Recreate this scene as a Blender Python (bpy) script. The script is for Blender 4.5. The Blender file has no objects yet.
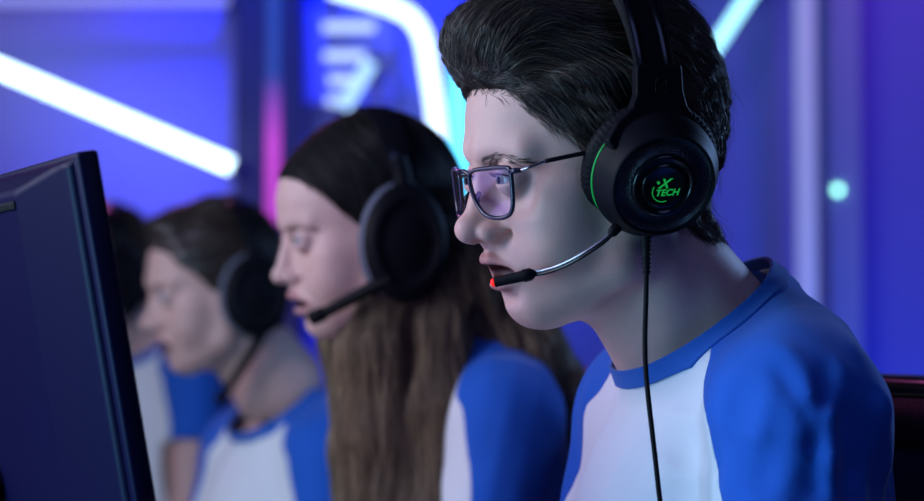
import bpy, math, random
import numpy as np
from mathutils import Vector, Matrix
random.seed(7); RNG = np.random.default_rng(11)
sc = bpy.context.scene
COL = sc.collection

# ------------------------------------------------------------------ camera model
FP = 2182.0; HZ = 350.0
PITCH = math.atan((HZ - 250.5) / FP)
CAM = np.array([0.0, 0.0, 1.07783768])
def ray(px, py):
    u = (px - 462) / FP; v = (250.5 - py) / FP
    c, s = math.cos(PITCH), math.sin(PITCH)
    return np.array([u, c - v * s, s + v * c])
def at(px, py, Y):
    r = ray(px, py)
    return CAM + r * Y / r[1]

class Frame:
    """a body frame: f forward, l to the subject's left, z up, in millimetres"""
    def __init__(s, px, py, D, yaw):
        s.O = at(px, py, D)
        y = math.radians(yaw); c, q = math.cos(y), math.sin(y)
        s.F = np.array([-c, -q, 0.0]); s.L = np.array([q, -c, 0.0]); s.U = np.array([0, 0, 1.0])
        s.M = np.stack([s.F, s.L, s.U], 1)
    def w(s, p):
        return np.asarray(p, dtype=np.float64) @ s.M.T / 1000.0 + s.O
    def loc(s, px, py, l):
        r = ray(px, py)
        A = np.stack([s.F, s.U, -r], 1)
        f, z, t = np.linalg.solve(A, CAM - s.O - s.L * l / 1000)
        return np.array([f * 1000, l, z * 1000])

# ------------------------------------------------------------------ object helpers
def tag(o, label=None, cat=None, group=None, kind=None):
    if label: o['label'] = label
    if cat: o['category'] = cat
    if group: o['group'] = group
    if kind: o['kind'] = kind
    return o
def empty(name, loc):
    o = bpy.data.objects.new(name, None); COL.objects.link(o)
    o.location = Vector(loc); o.empty_display_size = 0.05
    return o
def wloc(o):
    v = Vector((0, 0, 0))
    while o is not None:
        v += o.location; o = o.parent
    return v
def mesh_obj(name, V, F, m, parent=None, smooth=True, loc=None, attrs=None):
    """V world coordinates; object placed at loc (or the origin of its parent)"""
    me = bpy.data.meshes.new(name)
    V = np.asarray(V, dtype=np.float64)
    base = np.array(wloc(parent)) if parent else (np.array(loc) if loc is not None else np.zeros(3))
    o = bpy.data.objects.new(name, me)
    if parent: o.parent = parent
    elif loc is not None: o.location = Vector(loc)
    Vl = V - base
    if isinstance(F, np.ndarray):
        n, k = F.shape
        me.vertices.add(len(Vl)); me.vertices.foreach_set('co', Vl.astype(np.float32).ravel())
        me.loops.add(n * k); me.loops.foreach_set('vertex_index', F.astype(np.int32).ravel())
        me.polygons.add(n)
        me.polygons.foreach_set('loop_start', np.arange(0, n * k, k, dtype=np.int32))
        me.polygons.foreach_set('loop_total', np.full(n, k, dtype=np.int32))
        me.update(calc_edges=True); me.validate()
    else:
        me.from_pydata([tuple(v) for v in Vl], [], [tuple(f) for f in F]); me.update()
    me.polygons.foreach_set('use_smooth', np.full(len(me.polygons), bool(smooth)))
    if attrs:
        for k, a in attrs.items():
            at_ = me.attributes.new(k, 'FLOAT', 'POINT')
            at_.data.foreach_set('value', np.asarray(a, dtype=np.float32))
    for mm in (m if isinstance(m, (list, tuple)) else [m]): me.materials.append(mm)
    COL.objects.link(o)
    return o

class MB:
    """collects simple shapes (world coordinates) into one mesh"""
    def __init__(s): s.V = []; s.F = []
    def add(s, V, F):
        b = len(s.V); s.V += [tuple(v) for v in V]; s.F += [tuple(i + b for i in f) for f in F]; return s
    def box(s, c, d, R=None, bev=0.0):
        c = np.array(c); R = np.eye(3) if R is None else np.array(R)
        h = np.array(d) / 2.0; b = min(bev, min(h) * .9)
        if b <= 0:
            V = [c + R @ (h * np.array(q)) for q in [(-1,-1,-1),(1,-1,-1),(1,1,-1),(-1,1,-1),(-1,-1,1),(1,-1,1),(1,1,1),(-1,1,1)]]
            return s.add(V, [(0,3,2,1),(4,5,6,7),(0,1,5,4),(1,2,6,5),(2,3,7,6),(3,0,4,7)])
        P = []; ns = 3
        ring = []
        for (sx, sy, a0) in ((1,1,0),(-1,1,90),(-1,-1,180),(1,-1,270)):
            for k in range(ns + 1):
                a = math.radians(a0 + 90 * k / ns)
                ring.append((sx * (h[0]-b), sy * (h[1]-b), math.cos(a), math.sin(a)))
        lv = []
        for k in range(ns + 1):
            a = math.pi/2 * k / ns; lv.append((-(h[2]-b) - b*math.cos(a), b*math.sin(a)))
        for k in range(ns + 1):
            a = math.pi/2 * (1 - k / ns); lv.append(((h[2]-b) + b*math.cos(a), b*math.sin(a)))
        n = len(ring)
        for z, r in lv:
            for x, y, ca, sa in ring: P.append(c + R @ np.array([x + ca*r, y + sa*r, z]))
        F = []
        for j in range(len(lv)-1):
            for i in range(n): F.append((j*n+i, j*n+(i+1)%n, (j+1)*n+(i+1)%n, (j+1)*n+i))
        F.append(tuple(range(n-1, -1, -1))); F.append(tuple((len(lv)-1)*n + i for i in range(n)))
        return s.add(P, F)
    def tube(s, pts, r, n=10, cap=True, flat=None):
        pts = np.array(pts, dtype=float); m = len(pts)
        r = np.full(m, r) if np.isscalar(r) else np.array(r)
        T = np.gradient(pts, axis=0); T /= np.linalg.norm(T, axis=1)[:, None] + 1e-12
        up = np.array([0, 0, 1.0]) if abs(T[0][2]) < .9 else np.array([1.0, 0, 0])
        N = np.cross(T[0], up); N /= np.linalg.norm(N)
        V = []
        for i in range(m):
            N = N - T[i] * (N @ T[i]); N /= np.linalg.norm(N); B = np.cross(T[i], N)
            for k in range(n):
                a = 2*math.pi*k/n; V.append(pts[i] + r[i]*(math.cos(a)*N + math.sin(a)*B))
        F = [(i*n+k, i*n+(k+1)%n, (i+1)*n+(k+1)%n, (i+1)*n+k) for i in range(m-1) for k in range(n)]
        if cap: F.append(tuple(range(n-1,-1,-1))); F.append(tuple((m-1)*n+k for k in range(n)))
        return s.add(V, F)
    def lathe(s, O, A, X, prof, n=64, a0=0, a1=360, close=True):
        """prof: (height along A, radius); X any vector giving angle zero"""
        A = np.array(A, float); A /= np.linalg.norm(A); X = np.array(X, float); X -= A*(X@A); X /= np.linalg.norm(X); Y = np.cross(A, X)
        full = abs(a1 - a0) >= 359.9; m = n if full else n + 1
        V = []
        for h, r in prof:
            for k in range(m):
                a = math.radians(a0 + (a1-a0)*k/n); V.append(np.array(O) + A*h + r*(math.cos(a)*X + math.sin(a)*Y))
        F = []
        for j in range(len(prof)-1):
            for k in range(m if full else m-1):
                F.append((j*m+k, j*m+(k+1)%m, (j+1)*m+(k+1)%m, (j+1)*m+k))
        if full and close:
            if prof[0][1] > 1e-6: F.append(tuple(range(m-1,-1,-1)))
            if prof[-1][1] > 1e-6: F.append(tuple((len(prof)-1)*m+k for k in range(m)))
        return s.add(V, F)
    def prism(s, poly, O, X, Y, Z, t):
        """polygon in the X,Y plane at O extruded by t along Z (convex or mildly concave)"""
        O, X, Y, Z = map(np.array, (O, X, Y, Z)); n = len(poly)
        V = [O + X*p[0] + Y*p[1] for p in poly] + [O + X*p[0] + Y*p[1] + Z*t for p in poly]
        F = [tuple(range(n-1,-1,-1)), tuple(range(n, 2*n))] + [(i, (i+1)%n, n+(i+1)%n, n+i) for i in range(n)]
        return s.add(V, F)
    def build(s, name, m, parent=None, smooth=True, loc=None):
        return mesh_obj(name, s.V, s.F, m, parent, smooth, loc)
def autosmooth(o, ang=35):
    me = o.data
    import bmesh
    bm = bmesh.new(); bm.from_mesh(me)
    bmesh.ops.recalc_face_normals(bm, faces=bm.faces)
    for e in bm.edges:
        if len(e.link_faces) == 2 and e.calc_face_angle(0) > math.radians(ang): e.smooth = False
    bm.to_mesh(me); bm.free()
    return o

# ------------------------------------------------------------------ materials
def mat(name, color=(.5,.5,.5), rough=.5, metal=0.0, spec=.5, emis=None, estr=0.0, bump=0.0, bscale=200.0, var=0.0, vscale=20.0, sss=0.0, sheen=0.0):
    m = bpy.data.materials.new(name); m.use_nodes = True
    nt = m.node_tree; b = nt.nodes['Principled BSDF']
    b.inputs['Base Color'].default_value = (*color, 1)
    b.inputs['Roughness'].default_value = rough; b.inputs['Metallic'].default_value = metal
    b.inputs['Specular IOR Level'].default_value = spec
    if sheen: b.inputs['Sheen Weight'].default_value = sheen; b.inputs['Sheen Roughness'].default_value = .4
    if emis: b.inputs['Emission Color'].default_value = (*emis, 1); b.inputs['Emission Strength'].default_value = estr
    if sss:
        b.inputs['Subsurface Weight'].default_value = sss; b.inputs['Subsurface Radius'].default_value = (1, .35, .2); b.inputs['Subsurface Scale'].default_value = .006
    tc = nt.nodes.new('ShaderNodeTexCoord')
    if bump:
        nz = nt.nodes.new('ShaderNodeTexNoise'); nz.inputs['Scale'].default_value = bscale; nz.inputs['Detail'].default_value = 3
        bp = nt.nodes.new('ShaderNodeBump'); bp.inputs['Strength'].default_value = bump; bp.inputs['Distance'].default_value = .001
        nt.links.new(tc.outputs['Object'], nz.inputs['Vector']); nt.links.new(nz.outputs['Fac'], bp.inputs['Height']); nt.links.new(bp.outputs['Normal'], b.inputs['Normal'])
    if var:
        nz = nt.nodes.new('ShaderNodeTexNoise'); nz.inputs['Scale'].default_value = vscale; nz.inputs['Detail'].default_value = 4
        mx = nt.nodes.new('ShaderNodeMix'); mx.data_type = 'RGBA'
        mx.inputs[6].default_value = (*[c*(1-var) for c in color], 1); mx.inputs[7].default_value = (*[min(1, c*(1+var)) for c in color], 1)
        nt.links.new(tc.outputs['Object'], nz.inputs['Vector']); nt.links.new(nz.outputs['Fac'], mx.inputs[0]); nt.links.new(mx.outputs[2], b.inputs['Base Color'])
    return m
def emit(name, color, s):
    return mat(name, (0.02,0.02,0.02), .4, emis=color, estr=s)
def attr_mix(m, base_sock_name, attr, c0, c1):
    """colour = mix(c0, c1, vertex attribute)"""
    nt = m.node_tree; b = nt.nodes['Principled BSDF']
    a = nt.nodes.new('ShaderNodeAttribute'); a.attribute_name = attr
    mx = nt.nodes.new('ShaderNodeMix'); mx.data_type = 'RGBA'
    old = b.inputs[base_sock_name].links[0].from_socket if b.inputs[base_sock_name].links else None
    nt.links.new(a.outputs['Fac'], mx.inputs[0])
    if old: nt.links.new(old, mx.inputs[6])
    else: mx.inputs[6].default_value = (*c0, 1)
    mx.inputs[7].default_value = (*c1, 1)
    nt.links.new(mx.outputs[2], b.inputs[base_sock_name])

# ------------------------------------------------------------------ distance fields
def smin(a, b, k):
    h = np.maximum(k - np.abs(a - b), 0) / k
    return np.minimum(a, b) - h*h*k*.25
def smax(a, b, k): return -smin(-a, -b, k)
def ell(p, c, r):
    x, y, z = p[0]-c[0], p[1]-c[1], p[2]-c[2]
    k0 = np.sqrt((x/r[0])**2 + (y/r[1])**2 + (z/r[2])**2) + 1e-9
    k1 = np.sqrt((x/r[0]**2)**2 + (y/r[1]**2)**2 + (z/r[2]**2)**2) + 1e-9
    return k0*(k0-1)/k1
def sph(p, c, r): return np.sqrt((p[0]-c[0])**2 + (p[1]-c[1])**2 + (p[2]-c[2])**2) - r
def cone(p, a, b, ra, rb):
    a = np.array(a, float); b = np.array(b, float); d = b-a; L2 = d@d
    x, y, z = p[0]-a[0], p[1]-a[1], p[2]-a[2]
    t = np.clip((x*d[0]+y*d[1]+z*d[2])/L2, 0, 1)
    return np.sqrt((x-t*d[0])**2 + (y-t*d[1])**2 + (z-t*d[2])**2) - (ra + (rb-ra)*t)
def chain(p, pts, rs, k):
    d = None
    for i in range(len(pts)-1):
        e = cone(p, pts[i], pts[i+1], rs[i], rs[i+1]); d = e if d is None else smin(d, e, k)
    return d
def rotp(p, c, ax, deg):
    """coordinates of p turned about c so that a primitive turned by +deg about the axis can be used unturned"""
    a = math.radians(-deg); ca, sa = math.cos(a), math.sin(a)
    q = [p[i]-c[i] for i in range(3)]; i, j = {'x': (1,2), 'y': (2,0), 'z': (0,1)}[ax]
    qi = q[i]*ca - q[j]*sa; qj = q[i]*sa + q[j]*ca
    q[i], q[j] = qi, qj
    return [q[k]+c[k] for k in range(3)]

class Grid:
    def __init__(s, fn, lo, hi, h):
        s.lo = np.array(lo, float); s.h = float(h)
        n = [int(math.ceil((hi[i]-lo[i])/h))+1 for i in range(3)]
        ax = [(lo[i] + h*np.arange(n[i])).astype(np.float32) for i in range(3)]
        s.D = np.broadcast_to(fn([ax[0][:,None,None], ax[1][None,:,None], ax[2][None,None,:]]), n).astype(np.float32)
    def val(s, P):
        q = (P - s.lo)/s.h; n = np.array(s.D.shape)
        q = np.clip(q, 0, n-1.001); i = np.floor(q).astype(int); t = q - i; D = s.D
        x, y, z = i.T; tx, ty, tz = t.T
        c = 0
        for a in (0,1):
            for b in (0,1):
                for d in (0,1):
                    c = c + D[x+a,y+b,z+d]*(tx if a else 1-tx)*(ty if b else 1-ty)*(tz if d else 1-tz)
        return c
    def grad(s, P):
        g = np.stack([s.val(P+e) - s.val(P-e) for e in np.eye(3)*s.h*.8], 1)
        return g/(np.linalg.norm(g, axis=1)[:,None]+1e-9)
    def mesh(s, iters=3):
        D = s.D; ins = D < 0; N = D.shape
        cnt = np.zeros([n-1 for n in N], np.int8)
        for a in (0,1):
            for b in (0,1):
                for c in (0,1): cnt += ins[a:N[0]-1+a, b:N[1]-1+b, c:N[2]-1+c]
        act = (cnt > 0) & (cnt < 8)
        idx = np.full(act.shape, -1, np.int64); ii = np.argwhere(act); idx[act] = np.arange(len(ii))
        acc = np.zeros((len(ii),3)); num = np.zeros(len(ii))
        x, y, z = ii.T
        corners = [(a,b,c) for a in (0,1) for b in (0,1) for c in (0,1)]
        for p in corners:
            for ax in range(3):
                if p[ax]: continue
                q = list(p); q[ax] = 1
                d0 = D[x+p[0], y+p[1], z+p[2]]; d1 = D[x+q[0], y+q[1], z+q[2]]
                m = (d0 < 0) != (d1 < 0)
                t = np.where(m, d0/(np.where(m, d0-d1, 1)), 0)
                pt = np.tile(np.array(p, float), (len(ii),1)); pt[:,ax] = t
                acc[m] += pt[m]; num += m
        V = (ii + acc/num[:,None])*s.h + s.lo
        F = []
        for ax in range(3):
            o1, o2 = [(1,2),(2,0),(0,1)][ax]
            sl0 = [slice(None)]*3; sl1 = [slice(None)]*3
            sl0[ax] = slice(0, N[ax]-1); sl1[ax] = slice(1, N[ax])
            A, B = ins[tuple(sl0)], ins[tuple(sl1)]
            e = np.argwhere(A != B)
            e = e[(e[:,o1] > 0) & (e[:,o2] > 0) & (e[:,o1] < N[o1]-1) & (e[:,o2] < N[o2]-1)]
            fl = A[tuple(e.T)]
            def g(d1, d2):
                q = e.copy(); q[:,o1] -= d1; q[:,o2] -= d2; return idx[tuple(q.T)]
            Q = np.stack([g(1,1), g(0,1), g(0,0), g(1,0)], 1)
            Q = np.where(fl[:,None], Q, Q[:,::-1]); F.append(Q)
        F = np.concatenate(F)
        F = F[(F >= 0).all(1)]
        for _ in range(iters):
            V = V - s.grad(V)*s.val(V)[:,None]*.8
        return V, F
def clip(V, F, g, attrs=None):
    """keep g>0 of a quad or tri mesh, cutting faces cleanly along g=0"""
    if F.shape[1] == 4: F = np.concatenate([F[:,[0,1,2]], F[:,[0,2,3]]])
    s = g > 0; n = s[F].sum(1)
    keep = F[n == 3]; mixed = F[(n > 0) & (n < 3)]
    V2 = [V]; extra = []; cache = {}; nf = []; base = len(V)
    def cut(a, b):
        k = (a, b) if a < b else (b, a)
        if k not in cache:
            t = g[a]/(g[a]-g[b]); cache[k] = base + len(extra); extra.append(V[a]+(V[b]-V[a])*t)
        return cache[k]
    for f in mixed:
        ins_ = [s[i] for i in f]
        if sum(ins_) == 1:
            k = ins_.index(True); a, b, c = f[k], f[(k+1)%3], f[(k+2)%3]
            nf.append((a, cut(a,b), cut(a,c)))
        else:
            k = ins_.index(False); a, b, c = f[k], f[(k+1)%3], f[(k+2)%3]
            ab, ac = cut(a,b), cut(a,c); nf.append((ab, b, c)); nf.append((ab, c, ac))
    VV = np.concatenate([V, np.array(extra)]) if extra else V
    FF = np.concatenate([keep, np.array(nf, dtype=np.int64)]) if nf else keep
    used = np.unique(FF); mp = np.full(len(VV), -1); mp[used] = np.arange(len(used))
    return VV[used], mp[FF]
class Rip:
    """soft 3-D ripples: a sum of sines with given direction spread"""
    def __init__(s, seed, n, wl, stretch=(1,1,1)):
        r = np.random.default_rng(seed); k = r.normal(size=(n,3)); k /= np.linalg.norm(k,axis=1)[:,None]
        s.k = k*(2*math.pi/np.array(r.uniform(wl[0],wl[1],n)))[:,None]/np.array(stretch); s.ph = r.uniform(0,6.28,n); s.n = n
    def __call__(s, p):
        d = 0
        for k, ph in zip(s.k, s.ph): d = d + np.sin(p[0]*k[0]+p[1]*k[1]+p[2]*k[2]+ph)
        return d/math.sqrt(s.n)

def strands(grid, roots, flow, nseg, step, r0, off0, off1, jit=.25, sides=3, seed=3, taper=.15, clump=0):
    """hair: each root follows the flow over the field's surface; returns V, F and a per-strand random value (local mm)"""
    r = np.random.default_rng(seed); n = len(roots)
    P = roots.copy(); path = [P.copy()]
    ln = r.uniform(.55, 1.0, n); o1 = r.uniform(.3, 1.0, n)*off1; o0 = r.uniform(0, 1, n)*off0
    J = r.normal(size=(n,3))*jit
    for k in range(nseg):
        d = flow(P) + J; g = grid.grad(P)
        d = d - g*(d*g).sum(1)[:,None]*.9
        d /= np.linalg.norm(d,axis=1)[:,None]+1e-9
        P = P + d*(step*ln)[:,None]
        t = (k+1)/nseg
        tgt = o0*(1-t) + o1*t
        g = grid.grad(P); P = P - g*(grid.val(P)-tgt)[:,None]*.7
        path.append(P.copy())
    path = np.stack(path, 1); m = nseg+1
    T = np.gradient(path, axis=1); T /= np.linalg.norm(T,axis=2)[:,:,None]+1e-9
    ref = r.normal(size=(n,1,3)); N = np.cross(T, np.broadcast_to(ref, T.shape)); N /= np.linalg.norm(N,axis=2)[:,:,None]+1e-9
    B = np.cross(T, N)
    tt = np.linspace(0,1,m); prof = np.where(tt < .6, 1, 1-(1-taper)*(tt-.6)/.4)
    rad = r0*r.uniform(.6,1.3,n)[:,None]*prof[None,:]
    V = []
    for k in range(sides):
        a = 2*math.pi*k/sides; V.append(path + rad[:,:,None]*(math.cos(a)*N + math.sin(a)*B))
    V = np.stack(V, 2).reshape(-1,3)
    i = np.arange(n)[:,None,None]*(m*sides); j = np.arange(m-1)[None,:,None]*sides; k = np.arange(sides)[None,None,:]; k2 = (k+1)%sides
    F = np.stack([i+j+k, i+j+k2, i+j+sides+k2, i+j+sides+k], -1).reshape(-1,4)
    rv = np.repeat(r.uniform(0,1,n), m*sides)
    return V, F, rv
def scatter(V, F, n, seed, mask=None):
    """random points on a mesh"""
    r = np.random.default_rng(seed)
    T = F if F.shape[1] == 3 else np.concatenate([F[:,[0,1,2]], F[:,[0,2,3]]])
    if mask is not None: T = T[mask[T].all(1)]
    a, b, c = V[T[:,0]], V[T[:,1]], V[T[:,2]]
    ar = np.linalg.norm(np.cross(b-a, c-a), axis=1); i = r.choice(len(T), n, p=ar/ar.sum())
    u, v = r.uniform(size=(2,n)); fl = u+v > 1; u[fl] = 1-u[fl]; v[fl] = 1-v[fl]
    return a[i] + (b-a)[i]*u[:,None] + (c-a)[i]*v[:,None]
# ------------------------------------------------------------------ a human head as a blended field (millimetres)
HEAD = dict(sk=(19,0,48), skr=(92,74,77), nose=1.0, nw=1.0, brow=1.0, jaw=1.0, mouth=7.0, roll=.06, chin=(62,0,-91), chinr=(15,18,14),
            cheek=1.0, neck=[(-8,0,-32),(-88,0,-126)], neckr=(50,60), tip=(113.5,0,-37), bridge=(104,0,2))
def head_field(p, H):
    f, l0, z0 = p
    z = z0 + H['roll']*l0
    a = np.abs(l0); q = [f, a, z]
    d = ell(q, H['sk'], H['skr'])
    d = smin(d, ell(q, (62,0,38), (48,43,46)), 12)                       # forehead
    d = smin(d, ell(q, (40,0,-20), (58,57,70)), 22)                      # face block
    d = smin(d, ell(q, (56,43,-14), (26,19,18)), 18)                     # cheek bone
    d = smin(d, ell(q, (66,0,-60), (28,29,28)), 16)                      # mouth mound
    j = cone(q, (16,52*H['jaw'],-58), (55,10,-90), 11, 10)
    j = smin(j, cone(q, (16,52*H['jaw'],-58), (6,62,-5), 12, 12), 14)
    d = smin(d, j, 38)
    d = smin(d, ell(q, (34,0,-82), (34,30,15)), 20)                      # under the jaw
    d = smin(d, ell(q, H['chin'], H['chinr']), 16)
    d = smin(d, cone(q, (104,9,20), (88,38,20), 8*H['brow'], 8*H['brow']), 16)     # brow ridge
    d = smax(d, -ell(q, (107,31,-1), (15,18,12)), 14)                    # eye socket
    d = smin(d, ell(q, (60,37,-38), (22,20,24)), 18)                     # cheek
    # nose
    t = H['tip']; b = H['bridge']; w = H['nw']
    n = cone(q, (b[0]-1,0,b[2]+4), (t[0]-3,0,t[2]+7), 5.5, 7.5)
    n = smin(n, cone(q, (b[0]-9,0,b[2]-6), (t[0]-14,0,t[2]), 9*w, 13*w), 8)
    n = smin(n, sph(q, (t[0]+1.2,0,t[2]), 10.2*w), 6)
    n = smin(n, ell(q, (t[0]-13, 12.5*w, t[2]-2), (11,6.2*w,7.6)), 5)    # wings
    n = smin(n, cone(q, (t[0]+1,0,t[2]-4), (t[0]-12,0,t[2]-8.8), 4.5, 5), 4)
    d = smin(d, n, 7)
    d = smax(d, -ell(q, (t[0]-6, 6.2*w, t[2]-11.5), (6.5,2.6,5)), 2.5)   # nostrils
    d = smax(d, -cone(q, (t[0]-25, 20*w, t[2]-1), (t[0]-18, 21*w, t[2]-9), 2.0, 2.0), 6)
    # lips
    up = np.minimum(cone(q, (98.6,5,-58.6), (97.2,0,-60.2), 5.2, 5.2), cone(q, (98.6,5,-58.6), (84.5,23.5,-66.5), 5.2, 2.6))
    lo = smin(cone(q, (88.3,0,-76.5), (87.8,7,-76), 6.6, 6.3), cone(q, (87.8,7,-76), (83,22.5,-68.5), 6.3, 3.0), 3)
    d = smin(d, smin(up, lo, 2), 5)
    d = smax(d, -ell(q, (92,0,-68.5), (18,23,H['mouth'])), 2.5)
    d = smax(d, -cone(q, (105,0,-53), (106,0,-49.5), 1.8, 2.2), 5)       # philtrum
    d = smax(d, -ell(q, (88,0,-86.5), (7,18,3.5)), 8)                    # fold under the lower lip
    # lids
    e = sph(q, (92.5,30.5,0), 13.4)
    d = smin(d, e, 5)
    d = smax(d, -ell(rotp(q, (103.5,31,-.6), 'z', 14), (103.5,31,-.6), (9,13.4,3.4)), 1.2)
    d = smax(d, -cone(q, (105,23,7.4), (98,43,6), 1.2, 1.2), 3)       # lid crease
    # ear
    d = smin(d, ell(rotp(q, (-6,74,4), 'z', -18), (-6,74,4), (16,5,30)), 5)
    # neck
    N, R = H['neck'], H['neckr']
    k = cone([f, l0, z0], N[0], N[1], R[0], R[1])
    k = smin(k, cone([f,a,z0], (-8,52,-34), (-40,17,-150), 11, 11), 24)
    k = smin(k, cone([f,l0,z0], (-3,0,-85), (-53,0,-152), 24, 27), 20)
    d = smin(d, k, 18)
    return d
def lip_mask(V, H):
    q = [V[:,0], np.abs(V[:,1]), V[:,2] + H['roll']*V[:,1]]
    up = np.minimum(cone(q, (98.6,5,-58.6), (97.2,0,-60.2), 5.2, 5.2), cone(q, (98.6,5,-58.6), (84.5,23.5,-66.5), 5.2, 2.6))
    lo = np.minimum(cone(q, (88.3,0,-76.5), (87.8,7,-76), 6.6, 6.3), cone(q, (87.8,7,-76), (83,22.5,-68.5), 6.3, 3.0))
    m = np.clip((1.6-np.minimum(up, lo))/1.6, 0, 1)
    inn = ell(q, (92,0,-68.5), (17,22,H['mouth']))
    return m, np.clip(1.4-inn/1.2, 0, 1)*np.clip((104-V[:,0])/6,0,1)
def eye(fr, H, parent, side, gaze, s=1.0):
    """eyeball with iris and pupil as one part, local centre (92.5, 30.5, 0)"""
    c = np.array([92.5, 30.5*side, -H['roll']*30.5*side])*s
    g = np.array(gaze, float); g /= np.linalg.norm(g)
    Y = np.cross([0,0,1.0], g); Y /= np.linalg.norm(Y)
    out = []
    prof = [(12.3*math.cos(a), 12.3*math.sin(a)) for a in np.linspace(math.pi, math.radians(29), 22)]
    mb = MB(); mb.lathe(c, g, Y, [(h*s, r*s) for h, r in prof], 32, close=False)
    e = mesh_obj('eyeball', fr.w(np.array(mb.V)), mb.F, M['sclera'], parent)
    mb = MB(); mb.lathe(c, g, Y, [(h*s, r*s) for h, r in [(10.7,6.05),(11.2,4.5),(11.5,2.6)]], 28, close=False)
    mesh_obj('iris', fr.w(np.array(mb.V)), mb.F, M['iris'], e)
    mb = MB(); mb.lathe(c, g, Y, [(h*s, r*s) for h, r in [(11.5,2.65),(11.7,1.2),(11.75,0.01)]], 24, close=False)
    mesh_obj('pupil', fr.w(np.array(mb.V)), mb.F, M['pupil'], e)
    # lashes along the upper lid
    mb = MB(); P = []
    for l in np.linspace(18.8, 42.5, 15):
        z = -.6 + 3.4*math.sqrt(max(0, 1-((l-31)/13.4)**2)); f = 92.5 + math.sqrt(max(1, 13.5**2-(l-30.5)**2-z*z)); P.append((f, l*side, z - H['roll']*l*side))
    P = np.array(P); mb.tube(fr.w((P+[.3,0,.1])*s), [.0002]+[.00055]*13+[.0002], 6)
    for k in range(60):
        t = RNG.uniform(0, 13.9); i = int(t); p = P[i] + (P[i+1]-P[i])*(t-i)
        d = np.array([3.2+RNG.uniform(0,1.6), (p[1]-30.5*side)*.12, 1.2+RNG.uniform(-.6,.8)])
        mb.tube(fr.w(np.array([p, p+d*.5+[0,0,-.6], p+d])*s), [.00012,.0001,.00003], 3, cap=False)
    mesh_obj('eyelashes', mb.V, mb.F, M['lash'], parent)
    return e
HRES = 1.6; STR = 1.0
# ------------------------------------------------------------------ materials
M = {}
def skin(name, col, lip=(.47,.22,.20)):
    m = mat(name, col, .48, sss=.12, var=.07, vscale=90, bump=.25, bscale=900, spec=.4)
    attr_mix(m, 'Base Color', 'lip', col, lip)
    attr_mix(m, 'Base Color', 'mouth', col, (.05,.004,.004))
    return m
M['skin_man'] = skin('skin fair', (.70,.44,.375))
M['skin_woman'] = skin('skin pale', (.70,.45,.39), (.48,.22,.21))
M['skin_far'] = skin('skin tan', (.68,.42,.36))
M['sclera'] = mat('eye white', (.42,.39,.41), .15)
M['iris'] = mat('iris grey', (.12,.14,.15), .2, var=.4, vscale=900)
M['pupil'] = mat('pupil', (.004,.004,.004), .05)
def hairmat(name, c0, c1, rough=.36):
    m = mat(name, c0, rough, spec=.5)
    nt = m.node_tree; b = nt.nodes['Principled BSDF']
    a = nt.nodes.new('ShaderNodeAttribute'); a.attribute_name = 'strand'
    r = nt.nodes.new('ShaderNodeValToRGB'); r.color_ramp.elements[0].color = (*c0,1); r.color_ramp.elements[1].color = (*c1,1)
    r.color_ramp.elements[0].position = .15
    nt.links.new(a.outputs['Fac'], r.inputs[0]); nt.links.new(r.outputs[0], b.inputs['Base Color'])
    return m
M['hair_dark'] = hairmat('dark brown hair', (.014,.010,.009), (.135,.10,.078))
M['hair_mass'] = hairmat('long hair mass', (.009,.008,.009), (.32,.225,.13), .75); M['hair_mass'].node_tree.nodes['Principled BSDF'].inputs['Specular IOR Level'].default_value = .12
M['hair_base'] = mat('dark hair mass', (.012,.009,.008), .6, spec=.15)
M['hair_blond'] = hairmat('long fair brown hair', (.010,.008,.008), (.48,.345,.20))
M['hair_root'] = hairmat('dark hair roots', (.016,.010,.009), (.05,.032,.025))
M['hair_far'] = hairmat('brown hair', (.03,.02,.017), (.12,.085,.06))
M['lash'] = mat('dark lashes', (.012,.009,.008), .6, var=.2)
M['brow'] = hairmat('brow hair', (.03,.018,.014), (.07,.045,.035), .6)
def cloth(name, col):
    m = mat(name, col, .85, spec=.2, sheen=.25, bump=.0)
    nt = m.node_tree; b = nt.nodes['Principled BSDF']
    tc = nt.nodes.new('ShaderNodeTexCoord')
    w = nt.nodes.new('ShaderNodeTexNoise'); w.inputs['Scale'].default_value = 1400; w.inputs['Detail'].default_value = 2
    bp = nt.nodes.new('ShaderNodeBump'); bp.inputs['Strength'].default_value = .25; bp.inputs['Distance'].default_value = .0006
    nt.links.new(tc.outputs['Object'], w.inputs['Vector']); nt.links.new(w.outputs['Fac'], bp.inputs['Height']); nt.links.new(bp.outputs['Normal'], b.inputs['Normal'])
    return m
M['white_cloth'] = cloth('white jersey', (.84,.86,.88))
M['blue_cloth'] = cloth('royal blue jersey', (.018,.125,.58))
M['collar_cloth'] = cloth('blue ribbed collar', (.025,.13,.52))
M['black_plastic'] = mat('black satin plastic', (.006,.006,.009), .5, spec=.09, var=.15, vscale=60, bump=.05, bscale=800)
M['black_gloss'] = mat('black gloss plastic', (.007,.007,.010), .2, spec=.35, var=.1, vscale=40)
M['black_matte'] = mat('black matte plastic', (.005,.005,.007), .6, spec=.15, bump=.2, bscale=700)
M['leatherette'] = mat('black leatherette', (.006,.006,.008), .6, spec=.12, bump=.6, bscale=350)
m = mat('speaker mesh', (.07,.07,.085), .34, .8); M['speaker_mesh'] = m
nt = m.node_tree; tc = nt.nodes.new('ShaderNodeTexCoord'); v = nt.nodes.new('ShaderNodeTexVoronoi'); v.inputs['Scale'].default_value = 620; v.inputs['Randomness'].default_value = .15
bp = nt.nodes.new('ShaderNodeBump'); bp.inputs['Strength'].default_value = .8; bp.inputs['Distance'].default_value = .001
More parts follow.
